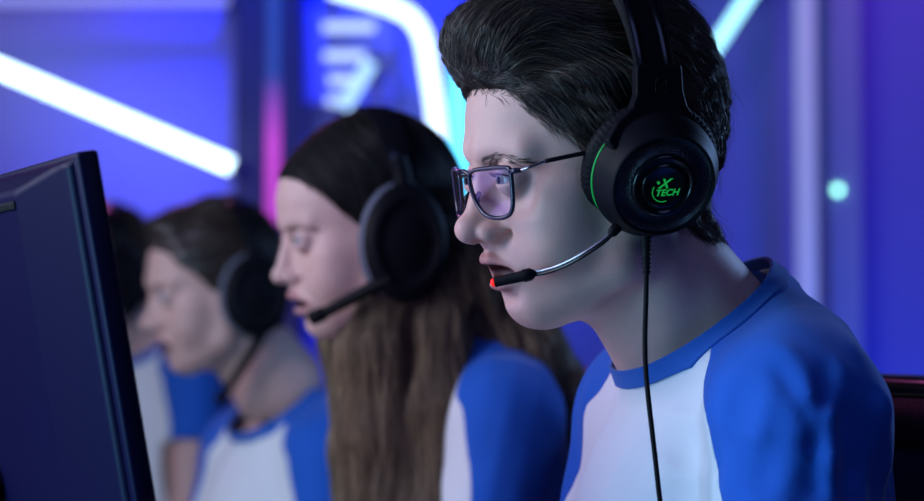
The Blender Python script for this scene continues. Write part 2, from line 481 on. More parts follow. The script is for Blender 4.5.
nt.links.new(tc.outputs['Object'], v.inputs['Vector']); nt.links.new(v.outputs['Distance'], bp.inputs['Height']); nt.links.new(bp.outputs['Normal'], nt.nodes['Principled BSDF'].inputs['Normal'])
M['green_light'] = mat('green lit strip', (.0,.25,.05), .4, emis=(.02,.8,.16), estr=.22)
M['green_logo'] = mat('green print', (.0,.35,.06), .5, emis=(.02,.8,.12), estr=.32)
M['red_tip'] = mat('red mic tip', (.8,.01,.01), .5, emis=(1,.02,.01), estr=.8)
M['steel'] = mat('brushed steel', (.35,.35,.40), .3, metal=1, var=.1, vscale=200)
M['frame_acetate'] = mat('dark navy acetate', (.02,.022,.05), .18, var=.2, vscale=80)
m = bpy.data.materials.new('coated lens'); m.use_nodes = True; M['lens'] = m
nt = m.node_tree; nt.nodes.remove(nt.nodes['Principled BSDF']); out = nt.nodes['Material Output']
tr = nt.nodes.new('ShaderNodeBsdfTransparent'); tr.inputs[0].default_value = (.93,.93,.97,1)
gl = nt.nodes.new('ShaderNodeBsdfGlossy'); gl.inputs['Color'].default_value = (.62,.5,1,1); gl.inputs['Roughness'].default_value = .015
tcl = nt.nodes.new('ShaderNodeTexCoord'); nzl = nt.nodes.new('ShaderNodeTexNoise'); nzl.inputs['Scale'].default_value = 60
rpl = nt.nodes.new('ShaderNodeMapRange'); rpl.inputs[3].default_value = .06; rpl.inputs[4].default_value = .10
nt.links.new(tcl.outputs['Object'], nzl.inputs['Vector']); nt.links.new(nzl.outputs['Fac'], rpl.inputs[0])
mx = nt.nodes.new('ShaderNodeMixShader'); nt.links.new(rpl.outputs[0], mx.inputs[0])
nt.links.new(tr.outputs[0], mx.inputs[1]); nt.links.new(gl.outputs[0], mx.inputs[2]); nt.links.new(mx.outputs[0], out.inputs[0])
M['wall'] = mat('violet blue wall paint', (.19,.21,.56), .75, var=.05, vscale=3, bump=.05, bscale=60)
M['dark_panel'] = mat('dark panel', (.02,.025,.06), .5, var=.15, vscale=4)
M['floor'] = mat('dark carpet', (.03,.03,.05), .9, var=.3, vscale=30, bump=.3, bscale=300)
M['ceiling'] = mat('dark ceiling', (.05,.05,.09), .9, var=.1, vscale=5)
M['desk'] = mat('black desk laminate', (.02,.02,.025), .4, var=.2, vscale=12)
M['monitor_back'] = mat('monitor back plastic', (.004,.003,.028), .45, spec=.14, var=.12, vscale=15, bump=.04, bscale=500)
M['seat_mesh'] = mat('navy seat mesh', (.018,.02,.06), .8)
M['denim'] = mat('navy denim', (.02,.03,.08), .9, bump=.3, bscale=900)
# ------------------------------------------------------------------ torso, arms and shirt fields
def torso_field(p, T, grow=0.0, arms=True):
    f, l, z = p; a = np.abs(l); q = [f, a, z]
    S = T['sh']                                                          # shoulder joint (near side positive)
    d = ell(q, T['chest'], T['chestr'])
    d = smin(d, ell(q, (T['chest'][0]-38, 62, T['chest'][2]+40), (56,82,120)), 40)
    d = smin(d, cone(q, (T['nb'][0]-6, 22, T['nb'][2]-14), (S[0]-6, S[1]-30, S[2]+4), 36, 44), 40)
    d = smin(d, cone(q, (-112,0,-106), (-128,40,-200), 36, 58), 36)
    d = smin(d, cone(q, (-108,22,-106), (S[0]-20, S[1]-40, S[2]+28), 35, 43), 36)   # trapezius to shoulder
    d = smin(d, sph(q, (S[0], S[1]-4, S[2]-4), T.get('dr', 58)), 34)
    d = smin(d, cone(q, T['chest'], T['hip'], 96, 118), 70)
    d = smin(d, ell(q, (T['hip'][0], 40, T['hip'][2]), (112,118,80)), 40)
    for sd, key in ((1,'armN'), (-1,'armF')):
        pts = T[key]
        r = [56, 48, 43] if len(pts) == 3 else [56, 44]
        q2 = [f, l*sd, z]
        d = smin(d, cone(q2, pts[0], pts[1], 50, 44), 34)
    if 'ring' in T:
        R = T['ring']; sp = (f-R['c'][0])*R['n'][0] + (z-R['c'][2])*R['n'][2]
        d = smax(d, (12.5-sp)*.8, 8)
    return d - grow
def arm_field(p, T, d):
    f, l, z = p
    for sd, key in ((1,'armN'), (-1,'armF')):
        s_, e_, w_ = [np.array(v, float) for v in T[key]]
        q = [f, l*sd, z]
        x = cone(q, s_, e_, 38, 35); x = smin(x, cone(q, e_, w_, 36, 26), 14)
        u = (w_-e_)/np.linalg.norm(w_-e_); v = np.array([0,-1.0,0]); v = v - u*(u@v); v /= np.linalg.norm(v); n = np.cross(u, v)
        if n[2] > 0: n = -n                                               # v towards the thumb side, n downwards
        hc = w_ + u*48 + n*6
        x = smin(x, cone(q, w_+u*12, w_+u*70+v*10, 21, 17), 12); x = smin(x, cone(q, w_+u*12, w_+u*66-v*16, 21, 15), 12)
        for k, (o, ln) in enumerate(((24,66),(8,76),(-9,70),(-25,54))):
            b = w_+u*78+v*o; m1 = b+u*ln*.48+n*4; m2 = m1+u*ln*.3+n*13; m3 = m2+u*ln*.16+n*13
            x = smin(x, cone(q, b, m1, 10, 9), 5); x = np.minimum(x, cone(q, m1, m2, 9, 8)); x = np.minimum(x, cone(q, m2, m3, 8, 7))
        t0 = w_+u*28+v*22; t1 = t0+u*28+v*22+n*8; t2 = t1+u*28+v*4+n*8
        x = smin(x, cone(q, t0, t1, 13, 11), 8); x = np.minimum(x, cone(q, t1, t2, 11, 9))
        d = smin(d, x, 12)
    return d
RING = dict(c=(-66,0,-97), e=(.80,0,-.594), n=(-.594,0,-.80), A=72, B=70)
TORSO = dict(ring=RING, sh=(-90,128,-166), dr=48, chest=(-88,0,-290), chestr=(92,132,170), nb=(-66,0,-97), hip=(-165,0,-600),
             armN=[(-88,134,-178),(-50,178,-420),(205,150,-425)], armF=[(-88,134,-178),(-40,185,-420),(225,170,-425)])
def collar_field(p, R, k0=-30, k1=24):
    x, y, z = p[0]-R['c'][0], p[1]-R['c'][1], p[2]-R['c'][2]
    e, n = R['e'], R['n']
    s = x*n[0]+z*n[2]; u = x*e[0]+z*e[2]
    rad = np.sqrt((u/R['A'])**2 + (y/R['B'])**2)
    fl = 1 + np.clip(s, -60, 80)*.0035
    return np.maximum((rad-fl)*70, np.maximum(-s+k0, s-k1))
def ring_s(V, R):
    return (V[:,0]-R['c'][0])*R['n'][0] + (V[:,2]-R['c'][2])*R['n'][2]

def tframe(fr, yaw, R, sc=1.0, dz=0.0):
    g = Frame(608, 183, 1.62, yaw); c = np.array(R['c'], float)*sc
    g.O = fr.w(c) - g.M @ c/1000 + np.array([0,0,dz/1000]); return g
def clothes(fr, T, R, root, h, rip, seam, hem=110, sc=1.0, band=11, thick=True, parts=True):
    """raglan T-shirt: white body, blue sleeves, blue collar band"""
    def fn(p):
        d = torso_field(p, T, 3.0)
        d = smin(d, collar_field(p, R), 9)
        return d + rip(p)
    g = Grid(fn, (-330,-330,-720), (110,330,0), h)
    V, F = g.mesh(3)
    s = ring_s(V, R)
    rr = np.hypot((V[:,0]-R['c'][0])*R['e'][0] + (V[:,2]-R['c'][2])*R['e'][2], V[:,1])
    el = np.hypot(((V[:,0]-R['c'][0])*R['e'][0] + (V[:,2]-R['c'][2])*R['e'][2])/R['A'], V[:,1]/R['B'])
    k = np.maximum(s - band, (el - 1.13)*70)
    hemd = np.full(len(V), 1e3)
    for sd, key in ((1,'armN'),(-1,'armF')):
        a, b, _ = [np.array(v, float) for v in T[key]]; u = (b-a)/np.linalg.norm(b-a)
        a = a*[1,sd,1]; u = u*[1,sd,1]
        t = (V-a)@u
        m = (V[:,1]*sd > 118)
        hemd = np.where(m, np.minimum(hemd, hem-t), hemd)
    low = V[:,2] + 660
    V1, F1 = clip(V, F, np.minimum(np.minimum(k, hemd), low))
    gs = seam(V1)
    Vb, Fb = clip(V1, F1, -gs)
    shirt = mesh_obj('t_shirt', fr.w(Vb*sc), Fb, M['white_cloth'], root)
    Vs, Fs = clip(V1, F1, gs)
    for sd in (1,-1):
        Va, Fa = clip(Vs, Fs, Vs[:,1]*sd)
        o = mesh_obj('sleeve', fr.w(Va*sc), Fa, M['blue_cloth'], shirt)
        tag(o, 'blue raglan sleeve')
        so = o.modifiers.new('thickness', 'SOLIDIFY'); so.thickness = .0022; so.offset = -1
    so = shirt.modifiers.new('thickness', 'SOLIDIFY'); so.thickness = .0022; so.offset = -1
    g2 = Grid(lambda p: fn(p) - 1.6, (-200,-150,-230), (60,150,0), h*.7)
    V, F = g2.mesh(3); s = ring_s(V, R)
    rr = np.hypot((V[:,0]-R['c'][0])*R['e'][0] + (V[:,2]-R['c'][2])*R['e'][2], V[:,1])
    el = np.hypot(((V[:,0]-R['c'][0])*R['e'][0] + (V[:,2]-R['c'][2])*R['e'][2])/R['A'], V[:,1]/R['B'])
    Vc, Fc = clip(V, F, np.minimum(np.minimum(s, band+2.5-s), (1.17-el)*70))
    o = mesh_obj('collar', fr.w(Vc*sc), Fc, M['collar_cloth'], shirt)
    tag(o, 'blue ribbed collar band')
    so = o.modifiers.new('thickness', 'SOLIDIFY'); so.thickness = .003; so.offset = -1
    return shirt

def body(fr, tf, H, T, root, m, hh, ht, sc=1.0, lo=-172):
    gh = Grid(lambda p: head_field(p, H), (-130,-98,lo), (142,98,140), hh)
    V, F = gh.mesh(3)
    lm, mm = lip_mask(V, H)
    gt = Grid(lambda p: arm_field(p, T, torso_field(p, T, -10)), (-330,-330,-720), (440,330,-60), ht)
    V2, F2 = gt.mesh(2)
    VV = np.concatenate([fr.w(V*sc), tf.w(V2*sc)]); FF = np.concatenate([F, F2+len(V)])
    z = np.zeros(len(V2))
    o = mesh_obj('body', VV, FF, m, root, attrs={'lip': np.concatenate([lm, z]), 'mouth': np.concatenate([mm, z])})
    return o, gh, V, F

def brows(fr, H, gh, V, F, root, sc, n=190, mname='brow'):
    for sd in (1,-1):
        q = [V[:,0], V[:,1]*sd, V[:,2]+H['roll']*V[:,1]]
        Q0, Q1, Q2 = [(0, a_, b_) for a_, b_ in ((13,10.5),(28,15.5),(46,12.5))]
        qz = [q[0]*0, q[1], q[2]]
        dd = np.minimum(cone(qz, Q0, Q1, 1.2, 2.0), cone(qz, Q1, Q2, 2.0, .5)) + np.where(V[:,0] < 70, 99, 0)
        R = scatter(V, F, n, 5, dd < 2)
        fl = lambda P: np.stack([-.25+0*P[:,0], sd*(.9+0*P[:,0]), np.clip((26-P[:,1]*sd)/18,-.35,.9)], 1)
        VV, FF, rv = strands(gh, R, fl, 4, 1.6, .12, .1, .7, .1, 3, 9)
        mesh_obj('eyebrow', fr.w(VV*sc), FF, M[mname], root, attrs={'strand': rv})

# ------------------------------------------------------------------ the man in front
man = Frame(611, 183, 1.62, 22)
MT = TORSO; MR = RING
root = empty('person', man.w((-165,0,-690)))
tag(root, 'person in the foreground with swept-back dark hair wearing glasses and the green-marked black headset', 'person', 'players in blue and white raglan T-shirts')
PERSON = {'man': root}
mt = tframe(man, 18, RING)
bod, ghm, HV, HF = body(man, mt, HEAD, MT, root, M['skin_man'], HRES, 4.2)
for sd in (1,-1): eye(man, HEAD, root, sd, (1, .08, -.12))
brows(man, HEAD, ghm, HV, HF, root, 1.0)

def quiff_field(p, H=None, qs=1.0):
    H = H or HEAD
    f, l, z = p; a = np.abs(l); q = [f, a, z]
    sk = head_field(p, H) - 3.0
    sk = smin(sk, ell(q, (-24,0,40), (56,71,66)), 20)
    sk = smin(sk, ell(q, (-38,0,0), (32,46,36)), 14)
    top = ell(q, (8,0,72), (94,70,84))
    qf = ell(rotp(q, (84,0,100), 'y', 28), (84,0,100), (42,54,34))
    qf = smin(qf, ell(q, (108,0,104), (17,36,22)), 14)
    d = smin(sk, top + (1-qs)*26, 20)
    if qs > .3: d = smin(d, qf + (1-qs)*40, 20)
    d = d + 1.6*RIPH(p) + .9*RIPF(p)
    zl = np.interp(f, [-110,-90,-70,-50,-20,10,38,52,64,84,100,118], [-28,-30,-40,-40,-20,-4,8,22,32,44,62,68]).astype(np.float32)
    zl = zl - .10*l*0
    return smax(d, (zl - z)*.7, 6)
RIPH = Rip(21, 7, (16,30), (3.2,.8,1)); RIPF = Rip(22, 7, (7,12), (4,.8,1))
HL = None
gq = Grid(quiff_field, (-130,-100,-85), (150,100,185), HRES*1.15)
QV, QF = gq.mesh(2)
hair = mesh_obj('hair', man.w(QV), QF, M['hair_base'], root, attrs={'strand': .1+0*QV[:,0]})
def flow_man(P):
    f, l, z = P.T; a = np.abs(l); sg = np.sign(l)
    front = np.clip((f-70)/40, 0, 1)*np.clip((z-50)/25, 0, 1)
    side = np.clip((a-42)/25, 0, 1)*np.clip((100-z)/40, 0, 1)
    back = np.clip((-f-30)/50, 0, 1)
    curl = np.clip((f-95)/22, 0, 1)
    d = np.stack([-1+0*f, .25*sg*(1-front), -.15-.25*side], 1)
    d += front[:,None]*np.stack([.35*curl, .15*sg, 1.25+0*f], 1)
    d += side[:,None]*np.stack([.1+0*f, 0*f, -.75+0*f], 1)
    d += back[:,None]*np.stack([.55+0*f, -.2*sg, -.9+0*f], 1)
    w = np.stack([np.sin(z*.09+f*.05), np.sin(f*.07+z*.05), np.sin(f*.08+l*.1)], 1)
    return d + .22*w
if STR:
    msk = np.ones(len(QV), bool)
    parts_ = []
    R = scatter(QV, QF, int(9000*STR), 31)
    parts_.append(strands(gq, R, flow_man, 10, 4.6, .20, .5, 3.2, .16, 3, 41))
    m3 = (QV[:,2] > 58) & (QV[:,2] < 100) & (QV[:,0] > 78)
    parts_.append(strands(gq, scatter(QV, QF, int(2500*STR), 36, m3), flow_man, 12, 4.6, .2, .5, 4.0, .14, 3, 46))
    m2 = (QV[:,2] > 60) & (QV[:,0] > -40)
    R = scatter(QV, QF, int(5000*STR), 32, m2)
    parts_.append(strands(gq, R, flow_man, 14, 5.0, .22, 1, 5.5, .12, 3, 42))
    R = scatter(QV, QF, int(500*STR), 33)
    parts_.append(strands(gq, R, flow_man, 12, 4.6, .12, 1, 11, .3, 3, 43))
    # short hairs that soften the hairline over the temple
    zl = np.interp(HV[:,0], [-110,-90,-70,-50,-20,10,38,52,64,84,100,118], [-28,-30,-40,-40,-20,-4,8,22,32,44,62,68])
    hm = (np.abs(HV[:,2]-zl) < 7) & (HV[:,2] > -42)
    R = scatter(HV, HF, int(2600*STR), 34, hm)
    parts_.append(strands(ghm, R, flow_man, 6, 2.4, .13, .2, 2.2, .3, 3, 44))
    b = 0; VV = []; FF = []; RV = []
    for v, f_, r in parts_: VV.append(v); FF.append(f_+b); RV.append(r); b += len(v)
    mesh_obj('hair_strands', man.w(np.concatenate(VV)), np.concatenate(FF), M['hair_dark'], hair, attrs={'strand': np.concatenate(RV)})

RS = Rip(5, 6, (60,120), (1,1,2.2)); RS2 = Rip(6, 5, (22,40), (1,1,2.6))
def rip_man(p):
    f, l, z = p; a = np.abs(l)
    arm = np.clip((a-105)/40, 0, 1)*np.clip((-z-120)/50, 0, 1)
    g = 0
    for (f0, l0, z0, f1, l1, z1, w, h) in FOLDS:
        dd = cone([f, l*.04, z], (f0,l0*.04,z0), (f1,l1*.04,z1), 0.01, 0.01)
        g = g + h*np.exp(-(dd/w)**2)*np.clip((l-20)/40, 0, 1)
    return -(1.2+2.2*arm)*RS(p)*.7 - arm*1.2*RS2(p) - .6*RS2(p)*np.clip((-z-120)/40,0,1) - g
FOLDS = []
for pts, l0, w_, h_ in (([(790,366),(772,398),(764,440),(768,480)],112,8,-3.2), ([(806,366),(788,410),(784,455),(790,500)],128,9,4), ([(856,346),(876,398),(886,450)],118,11,-3.5),
                        ([(838,348),(858,400),(866,460)],128,12,3), ([(742,352),(752,392),(748,440)],88,8,3), ([(728,372),(738,410),(750,450)],84,6,-2), ([(820,420),(826,470),(822,520)],150,10,-2.5),
                        ([(650,398),(690,430),(722,450)],60,7,2.5), ([(620,420),(650,470),(700,500)],40,8,2)):
    P_ = [mt.loc(a, b, l0) for a, b in pts]
    for a, b in zip(P_[:-1], P_[1:]): FOLDS.append((*a, *b, w_, h_))
def seam_man(V):
    z = V[:,2]; f = V[:,0]
    c = np.interp(z, [-420,-330,-227,-217,-192,-167,-157,-146,-129,-114], [160,140,111,104,97,88,76,69,68,60])
    return np.abs(V[:,1]) - .7*(f+66) - c - 1.0*np.sin(z*.17)
clothes(mt, MT, MR, root, 3.4, rip_man, seam_man)
GA = 4
# ------------------------------------------------------------------ glasses
def spline(pts, n, closed=False):
    P = np.array(pts, float); m = len(P); out = []
    rng = m if closed else m-1
    for i in range(rng):
        p0, p1, p2, p3 = (P[(i-1)%m], P[i], P[(i+1)%m], P[(i+2)%m]) if closed else (P[max(i-1,0)], P[i], P[i+1], P[min(i+2,m-1)])
        for k in range(n):
            t = k/n
            out.append(.5*((2*p1)+(-p0+p2)*t+(2*p0-5*p1+4*p2-p3)*t*t+(-p0+3*p1-3*p2+p3)*t**3))
    if not closed: out.append(P[-1])
    return np.array(out)
def glasses(fr):
    t = empty('glasses', fr.w((112,0,0)))
    tag(t, 'dark thin-rimmed rectangular glasses worn by the player in front', 'glasses')
    ro = .06
    def lens(a, zp, sd): l = a*sd; return (117.5-(a-9)*.30+zp*.12, l, zp-ro*l)
    ol = [(9.5,2),(15,5.5),(31,7),(48,7.4),(53.6,5.4),(54,-6),(52.5,-19),(47.5,-26),(35,-28.5),(22,-26),(13.5,-17),(9.5,-6)]
    fm = MB()
    for sd in (1,-1):
        c = spline(ol, 6, True)
        pts = [lens(a,z,sd) for a, z in c]; pts.append(pts[0]); pts.append(pts[1])
        fm.tube(fr.w(pts), .0017, 8, cap=False)
    front = fm
    front.tube(fr.w(spline([(117.3,10,1.5),(119.5,5,4.5),(120,0,5),(119.5,-5,5.5),(117.3,-10,3)], 5)), .0016, 8)
    for sd in (1,-1):
        h = lens(54,4.6,sd)
        front.tube(fr.w([h, (h[0]-2,h[1]+4*sd,h[2]+.2),(h[0]-6,h[1]+6*sd,h[2]+.6)]), [.0021,.0022,.0015], 8)
    front.build('frame', M['frame_acetate'], t)
    for sd in (1,-1):
        c = spline(ol, 6, True); n = len(c)
        V = [fr.w(lens(32,-9,sd))] + [fr.w(lens(a,z,sd)) for a, z in c]
        F = [(0, 1+i, 1+(i+1)%n) for i in range(n)]
        lo = mesh_obj('lens', V, F, M['lens'], t)
        h = lens(54,4.6,sd); h = (h[0]-5,h[1]+5.5*sd,h[2]+.5)
        e = fr.loc(546,161,71) if sd > 0 else None
        e = np.array([e[0], 70*sd, e[2] if sd > 0 else 0]) if sd > 0 else np.array([82,-70,12])
        g = fr.loc(582,153.5,74) if sd > 0 else np.array([55,-73,18.0])
        b = g + (g-e)*1.2; b[1] = 77*sd
        tb = MB(); tb.tube(fr.w(spline([h, (np.array(h)*.75+e*.25)+[0,3.5*sd,0], (np.array(h)*.4+e*.6)+[0,2*sd,0], e],4)), .0011, 8); arm = tb.build('temple', M['steel'], t)
        tb = MB(); tb.tube(fr.w(spline([e, g, b], 5)), .0016, 8); tp = tb.build('temple_tip', M['black_plastic'], arm); tag(tp, 'black sleeve on the metal temple')
        tb = MB(); tb.tube(fr.w([(109.5,9*sd,-10-ro*9*sd),(112,9.5*sd,-14),(111.5,10.5*sd,-18)]), [.0016,.0026,.0016], 8); tb.build('nose_pad', M['black_gloss'], t)
glasses(man)

# ------------------------------------------------------------------ headset
def rect_band(fr, cx, hw, th, rl, zc, rz, n=40, lean=0.0, a0=0, a1=180, taper=None):
    """a flat strap arching over the head: cx forward position, hw half width, th thickness"""
    V = []; F = []
    for i in range(n+1):
        t = math.radians(a0 + (a1-a0)*i/n); ct, st = math.cos(t), math.sin(t)
        w = hw if taper is None else hw*(taper + (1-taper)*st)
        for (dw, dr) in ((-w,0),(-w*.96,th*.75),(-w*.6,th),(w*.6,th),(w*.96,th*.75),(w,0)):
            V.append((cx + dw + lean*st, (rl+dr)*ct, zc + (rz+dr)*st))
    for i in range(n):
        for k in range(6): F.append((i*6+k, i*6+(k+1)%6, (i+1)*6+(k+1)%6, (i+1)*6+k))
    F.append(tuple(range(5,-1,-1))); F.append(tuple(n*6+k for k in range(6)))
    return fr.w(V), F
def headset(fr):
    t = empty('headset', fr.w((15,0,60)))
    tag(t, 'large black over-ear headset with green logo worn by the player in front', 'headset', 'gaming headsets')
    F_, L_, U_ = fr.F, fr.L, fr.U
    Pc = fr.loc(646,164,70); Po = fr.loc(664,186,107)
    for sd in (1,-1):
        c = Pc*[1,sd,1]; ax = (Po-Pc); ax = ax/np.linalg.norm(ax)*[1,sd,1]
        if sd < 0: c[2] += 8.4
        O = fr.w(c); A = fr.M @ ax; X = F_
        k = .001
        def lt(prof, **kw): mb = MB(); mb.lathe(O, A, X, [(h*k, r*k) for h, r in prof], 96, **kw); return mb
        cup = autosmooth(lt([(15,44.5),(16,46),(20,46.4),(25,45.8),(30,43),(35,40.2),(39.5,38.4),(41.5,37.6),(42,36.6),(41,35.9),(38.8,35.6)], close=False).build('ear_cup', M['black_plastic'], t), 50)
        # ridged cushion
        mb = MB(); n = 280
        V = []; prof = [(0,30),(-1.5,37),(-.5,45),(3,49),(8,50.6),(12.5,49.6),(15.5,45)]
        A0 = A/np.linalg.norm(A); Xx = X - A0*(X@A0); Xx /= np.linalg.norm(Xx); Yy = np.cross(A0, Xx)
        for h, r in prof:
            for i in range(n):
                a = 2*math.pi*i/n; w = 1 + .006*math.cos(a*70)*(1 if r > 40 else 0)
                V.append(O + A0*h*k + r*w*k*(math.cos(a)*Xx + math.sin(a)*Yy))
        Fq = [(j*n+i, j*n+(i+1)%n, (j+1)*n+(i+1)%n, (j+1)*n+i) for j in range(len(prof)-1) for i in range(n)]
        mb.add(V, Fq); mb.build('ear_cushion', M['leatherette'], cup)
        lt([(38.8,35.7),(36.5,33),(36.2,30),(37.5,26),(39.2,23.2)], close=False).build('speaker_grille', M['speaker_mesh'], cup)
        lt([(38.8,23.4),(41.5,23.2),(43,22),(43.2,20.6),(42.4,19.6),(41.2,19),(41.2,16.2),(41.7,15.6),(42.4,15.2),(42.5,14.2),(42.0,13.4),(41.8,0.01)], close=False).build('cup_cap', M['black_gloss'], cup)
        # green strip along the front of the cup
        pts = []
        for i in range(25):
            a = math.radians(-34 + 68*i/24) + math.radians(GA)
            pts.append(O + A0*21.5*k + 46.6*k*(math.cos(a)*Xx + (math.sin(a)*Yy if sd > 0 else -math.sin(a)*Yy)))
        rr = [.00062*min(1, .15+min(i,24-i)/5) for i in range(25)]
        mb = MB(); mb.tube(pts, rr, 6); g = mb.build('light_strip', M['green_light'], cup); tag(g, 'thin green lit strip')
        if sd > 0: CUP = (O, A0, Xx, Yy)
        # yoke
        poly = [(637,64),(682,64),(684,92),(688,106),(700,124),(709,142),(700,146),(682,138),(664,134),(644,136),(626,144),(614,150),(608,140),(618,122),(632,108),(637,94)]
        oo = lambda p, ll: fr.loc(p[0], p[1], ll)*[1,sd,1]
        V = [fr.w(oo(p,104)) for p in poly] + [fr.w(oo(p,104)-np.array([0,9*sd,0])) for p in poly]; n = len(poly)
        Fy = [tuple(range(n)), tuple(range(2*n-1,n-1,-1))] + [(i,n+i,n+(i+1)%n,(i+1)%n) for i in range(n)]
        y = mesh_obj('yoke', V, Fy, M['black_plastic'], t, smooth=False)
        if sd > 0:
            import bmesh
        bv = y.modifiers.new('bevel', 'BEVEL'); bv.width = .0016; bv.segments = 3; bv.limit_method = 'ANGLE'; bv.angle_limit = .6
        if sd > 0:
            # small rounded window on the slider
            ic = spline([(656.5,80),(661,79.2),(665.5,80),(666.2,86),(665.5,92),(661,93),(656.5,92),(655.8,86)], 4, True)
            mb = MB(); mb.tube([fr.w(fr.loc(a,b_,104.2)) for a, b_ in list(ic)+[ic[0]]], .00045, 6, cap=False); mb.build('size_mark', M['black_gloss'], y)
    # headband: padded inner strap and two outer rails
    c0 = fr.loc(659,64,100)
    V, Fb = rect_band(fr, c0[0]+1, 22, 7, 93, 70, 96, lean=10, taper=.62)
    pad = autosmooth(mesh_obj('headband_pad', V, Fb, M['leatherette'], t), 50)
    for dx in (13, -7.5):
        V, Fb = rect_band(fr, c0[0]+dx, 4.2, 3.4, 99.5, 66, 107, lean=11, a0=2, a1=178)
        autosmooth(mesh_obj('headband_rail', V, Fb, M['black_gloss'], t), 50)
    # mic boom
    bp = [(613,232,92),(605,240,90),(594,248,86),(582,255.5,80),(568,263,71),(555,268.5,62),(543,272,53),(531,274,46)]
    cen = spline([fr.loc(*b) for b in bp], 5)
    boom = MB()
    boom.tube(fr.w(cen+[0,0,1.15]), .0010, 8)
    bo = boom.build('mic_boom', M['steel'], t); tag(bo, 'bent twin-rod metal mic boom')
    mb = MB(); mb.tube(fr.w(cen-[0,0,1.15]), .0012, 8); mb.build('boom_wire', M['black_gloss'], bo)
    a = fr.loc(534,273.5,48); b = fr.loc(494,282.5,37)
    u = (b-a)/np.linalg.norm(b-a); Ln = np.linalg.norm(b-a)
    mb = MB(); mb.lathe(fr.w(a), fr.M@u, [0,0,1], [(-.002,.0012),(0,.0030),(.0025,.0046),(.0075,.0046),(.0085,.0039),(Ln*.001-.001,.0036),(Ln*.001,.0030)], 24)
    mc = autosmooth(mb.build('microphone', M['black_matte'], bo), 40)
    mb = MB(); mb.lathe(fr.w(b), fr.M@u, [0,0,1], [(-.0005,.0029),(.001,.0029),(.002,.0022),(.0026,.0006)], 20)
    tp = mb.build('mic_tip', M['red_tip'], mc); tag(tp, 'red lit microphone tip')
    mb = MB(); j = fr.loc(612,233,91); jj = fr.loc(618,226,92); mb.tube(fr.w([jj, j, j+(j-jj)*.4]), [.0042,.0036,.002], 14); mb.build('boom_joint', M['black_plastic'], bo)
    # cable with strain relief
    s0 = fr.loc(646,236,96); s1 = fr.loc(646.5,275,96)
    prof = []; Ls = np.linalg.norm(s1-s0)*.001
    for i in range(9):
        h = Ls*i/9; r = .0040-.0012*i/9; prof += [(h,r),(h+Ls/18,r),(h+Ls/18+.0001,r-.0008),(h+Ls/9-.0001,r-.0008)]
    mb = MB(); u = s1-s0; u /= np.linalg.norm(u); mb.lathe(fr.w(s0), fr.M@u, fr.F, prof+[(Ls,.0018)], 20)
    sr = autosmooth(mb.build('strain_relief', M['black_matte'], t), 40)
    cp = [(646.5,272,96),(646,300,96),(645,335,97),(645.5,365,100),(648,395,106),(652,430,110),(656,465,112),(660.5,505,114),(668,560,116),(690,640,120),(700,720,60)]
    mb = MB(); mb.tube(fr.w(spline([fr.loc(*q) for q in cp], 6)), .00185, 10); mb.build('cable', M['black_matte'], t)
    return t, CUP
HS, CUP = headset(man)

def text_mesh(body, size, shear=0.0):
    cu = bpy.data.curves.new('lettering', 'FONT'); cu.body = body; cu.size = size; cu.shear = shear; cu.align_x = 'CENTER'; cu.extrude = .012*size; cu.offset = .022*size
    o = bpy.data.objects.new('lettering', cu); COL.objects.link(o)
    dg = bpy.context.evaluated_depsgraph_get(); dg.update()
    me = bpy.data.meshes.new_from_object(o.evaluated_get(dg))
    V = np.array([v.co[:] for v in me.vertices]); F = [tuple(p.vertices) for p in me.polygons]
    bpy.data.objects.remove(o); bpy.data.curves.remove(cu); bpy.data.meshes.remove(me)
    return V, F
O, A0, Xx, Yy = CUP
# in-plane axes as the camera sees them: right and up
rt = -man.F - A0*(-man.F@A0); rt /= np.linalg.norm(rt); up = np.cross(A0, rt)
if up[2] < 0: up = -up
a_ = math.radians(8); rt, up = rt*math.cos(a_)+up*math.sin(a_), up*math.cos(a_)-rt*math.sin(a_)
LO = O + A0*.0425
capob = [o for o in bpy.data.objects if o.name.startswith('cup_cap')][0]
lg = MB()
def put(V, F, dx, dy): lg.add([LO + rt*(v[0]+dx) + up*(v[1]+dy) + A0*(v[2]) for v in V], F)
V, F = text_mesh('TECH', .0068, .25); put(V, F, .0022, -.0070)
V, F = text_mesh('X', .0098, .45); put(V, F, -.0008, -.0012)
lg.lathe(LO + rt*(-.0008)+up*(-.0038), A0, rt, [(0,.0074),(.0003,.0074),(.0003,.0079),(0,.0079),(0,.0074)], 40, 150, 292)
lg.lathe(LO + rt*(-.0045)+up*(.0030), A0, rt, [(0,.0011),(.0003,.0010),(.0003,.00001)], 14)
lo_ = lg.build('logo', M['green_logo'], capob, smooth=False); tag(lo_, 'green X TECH lettering')
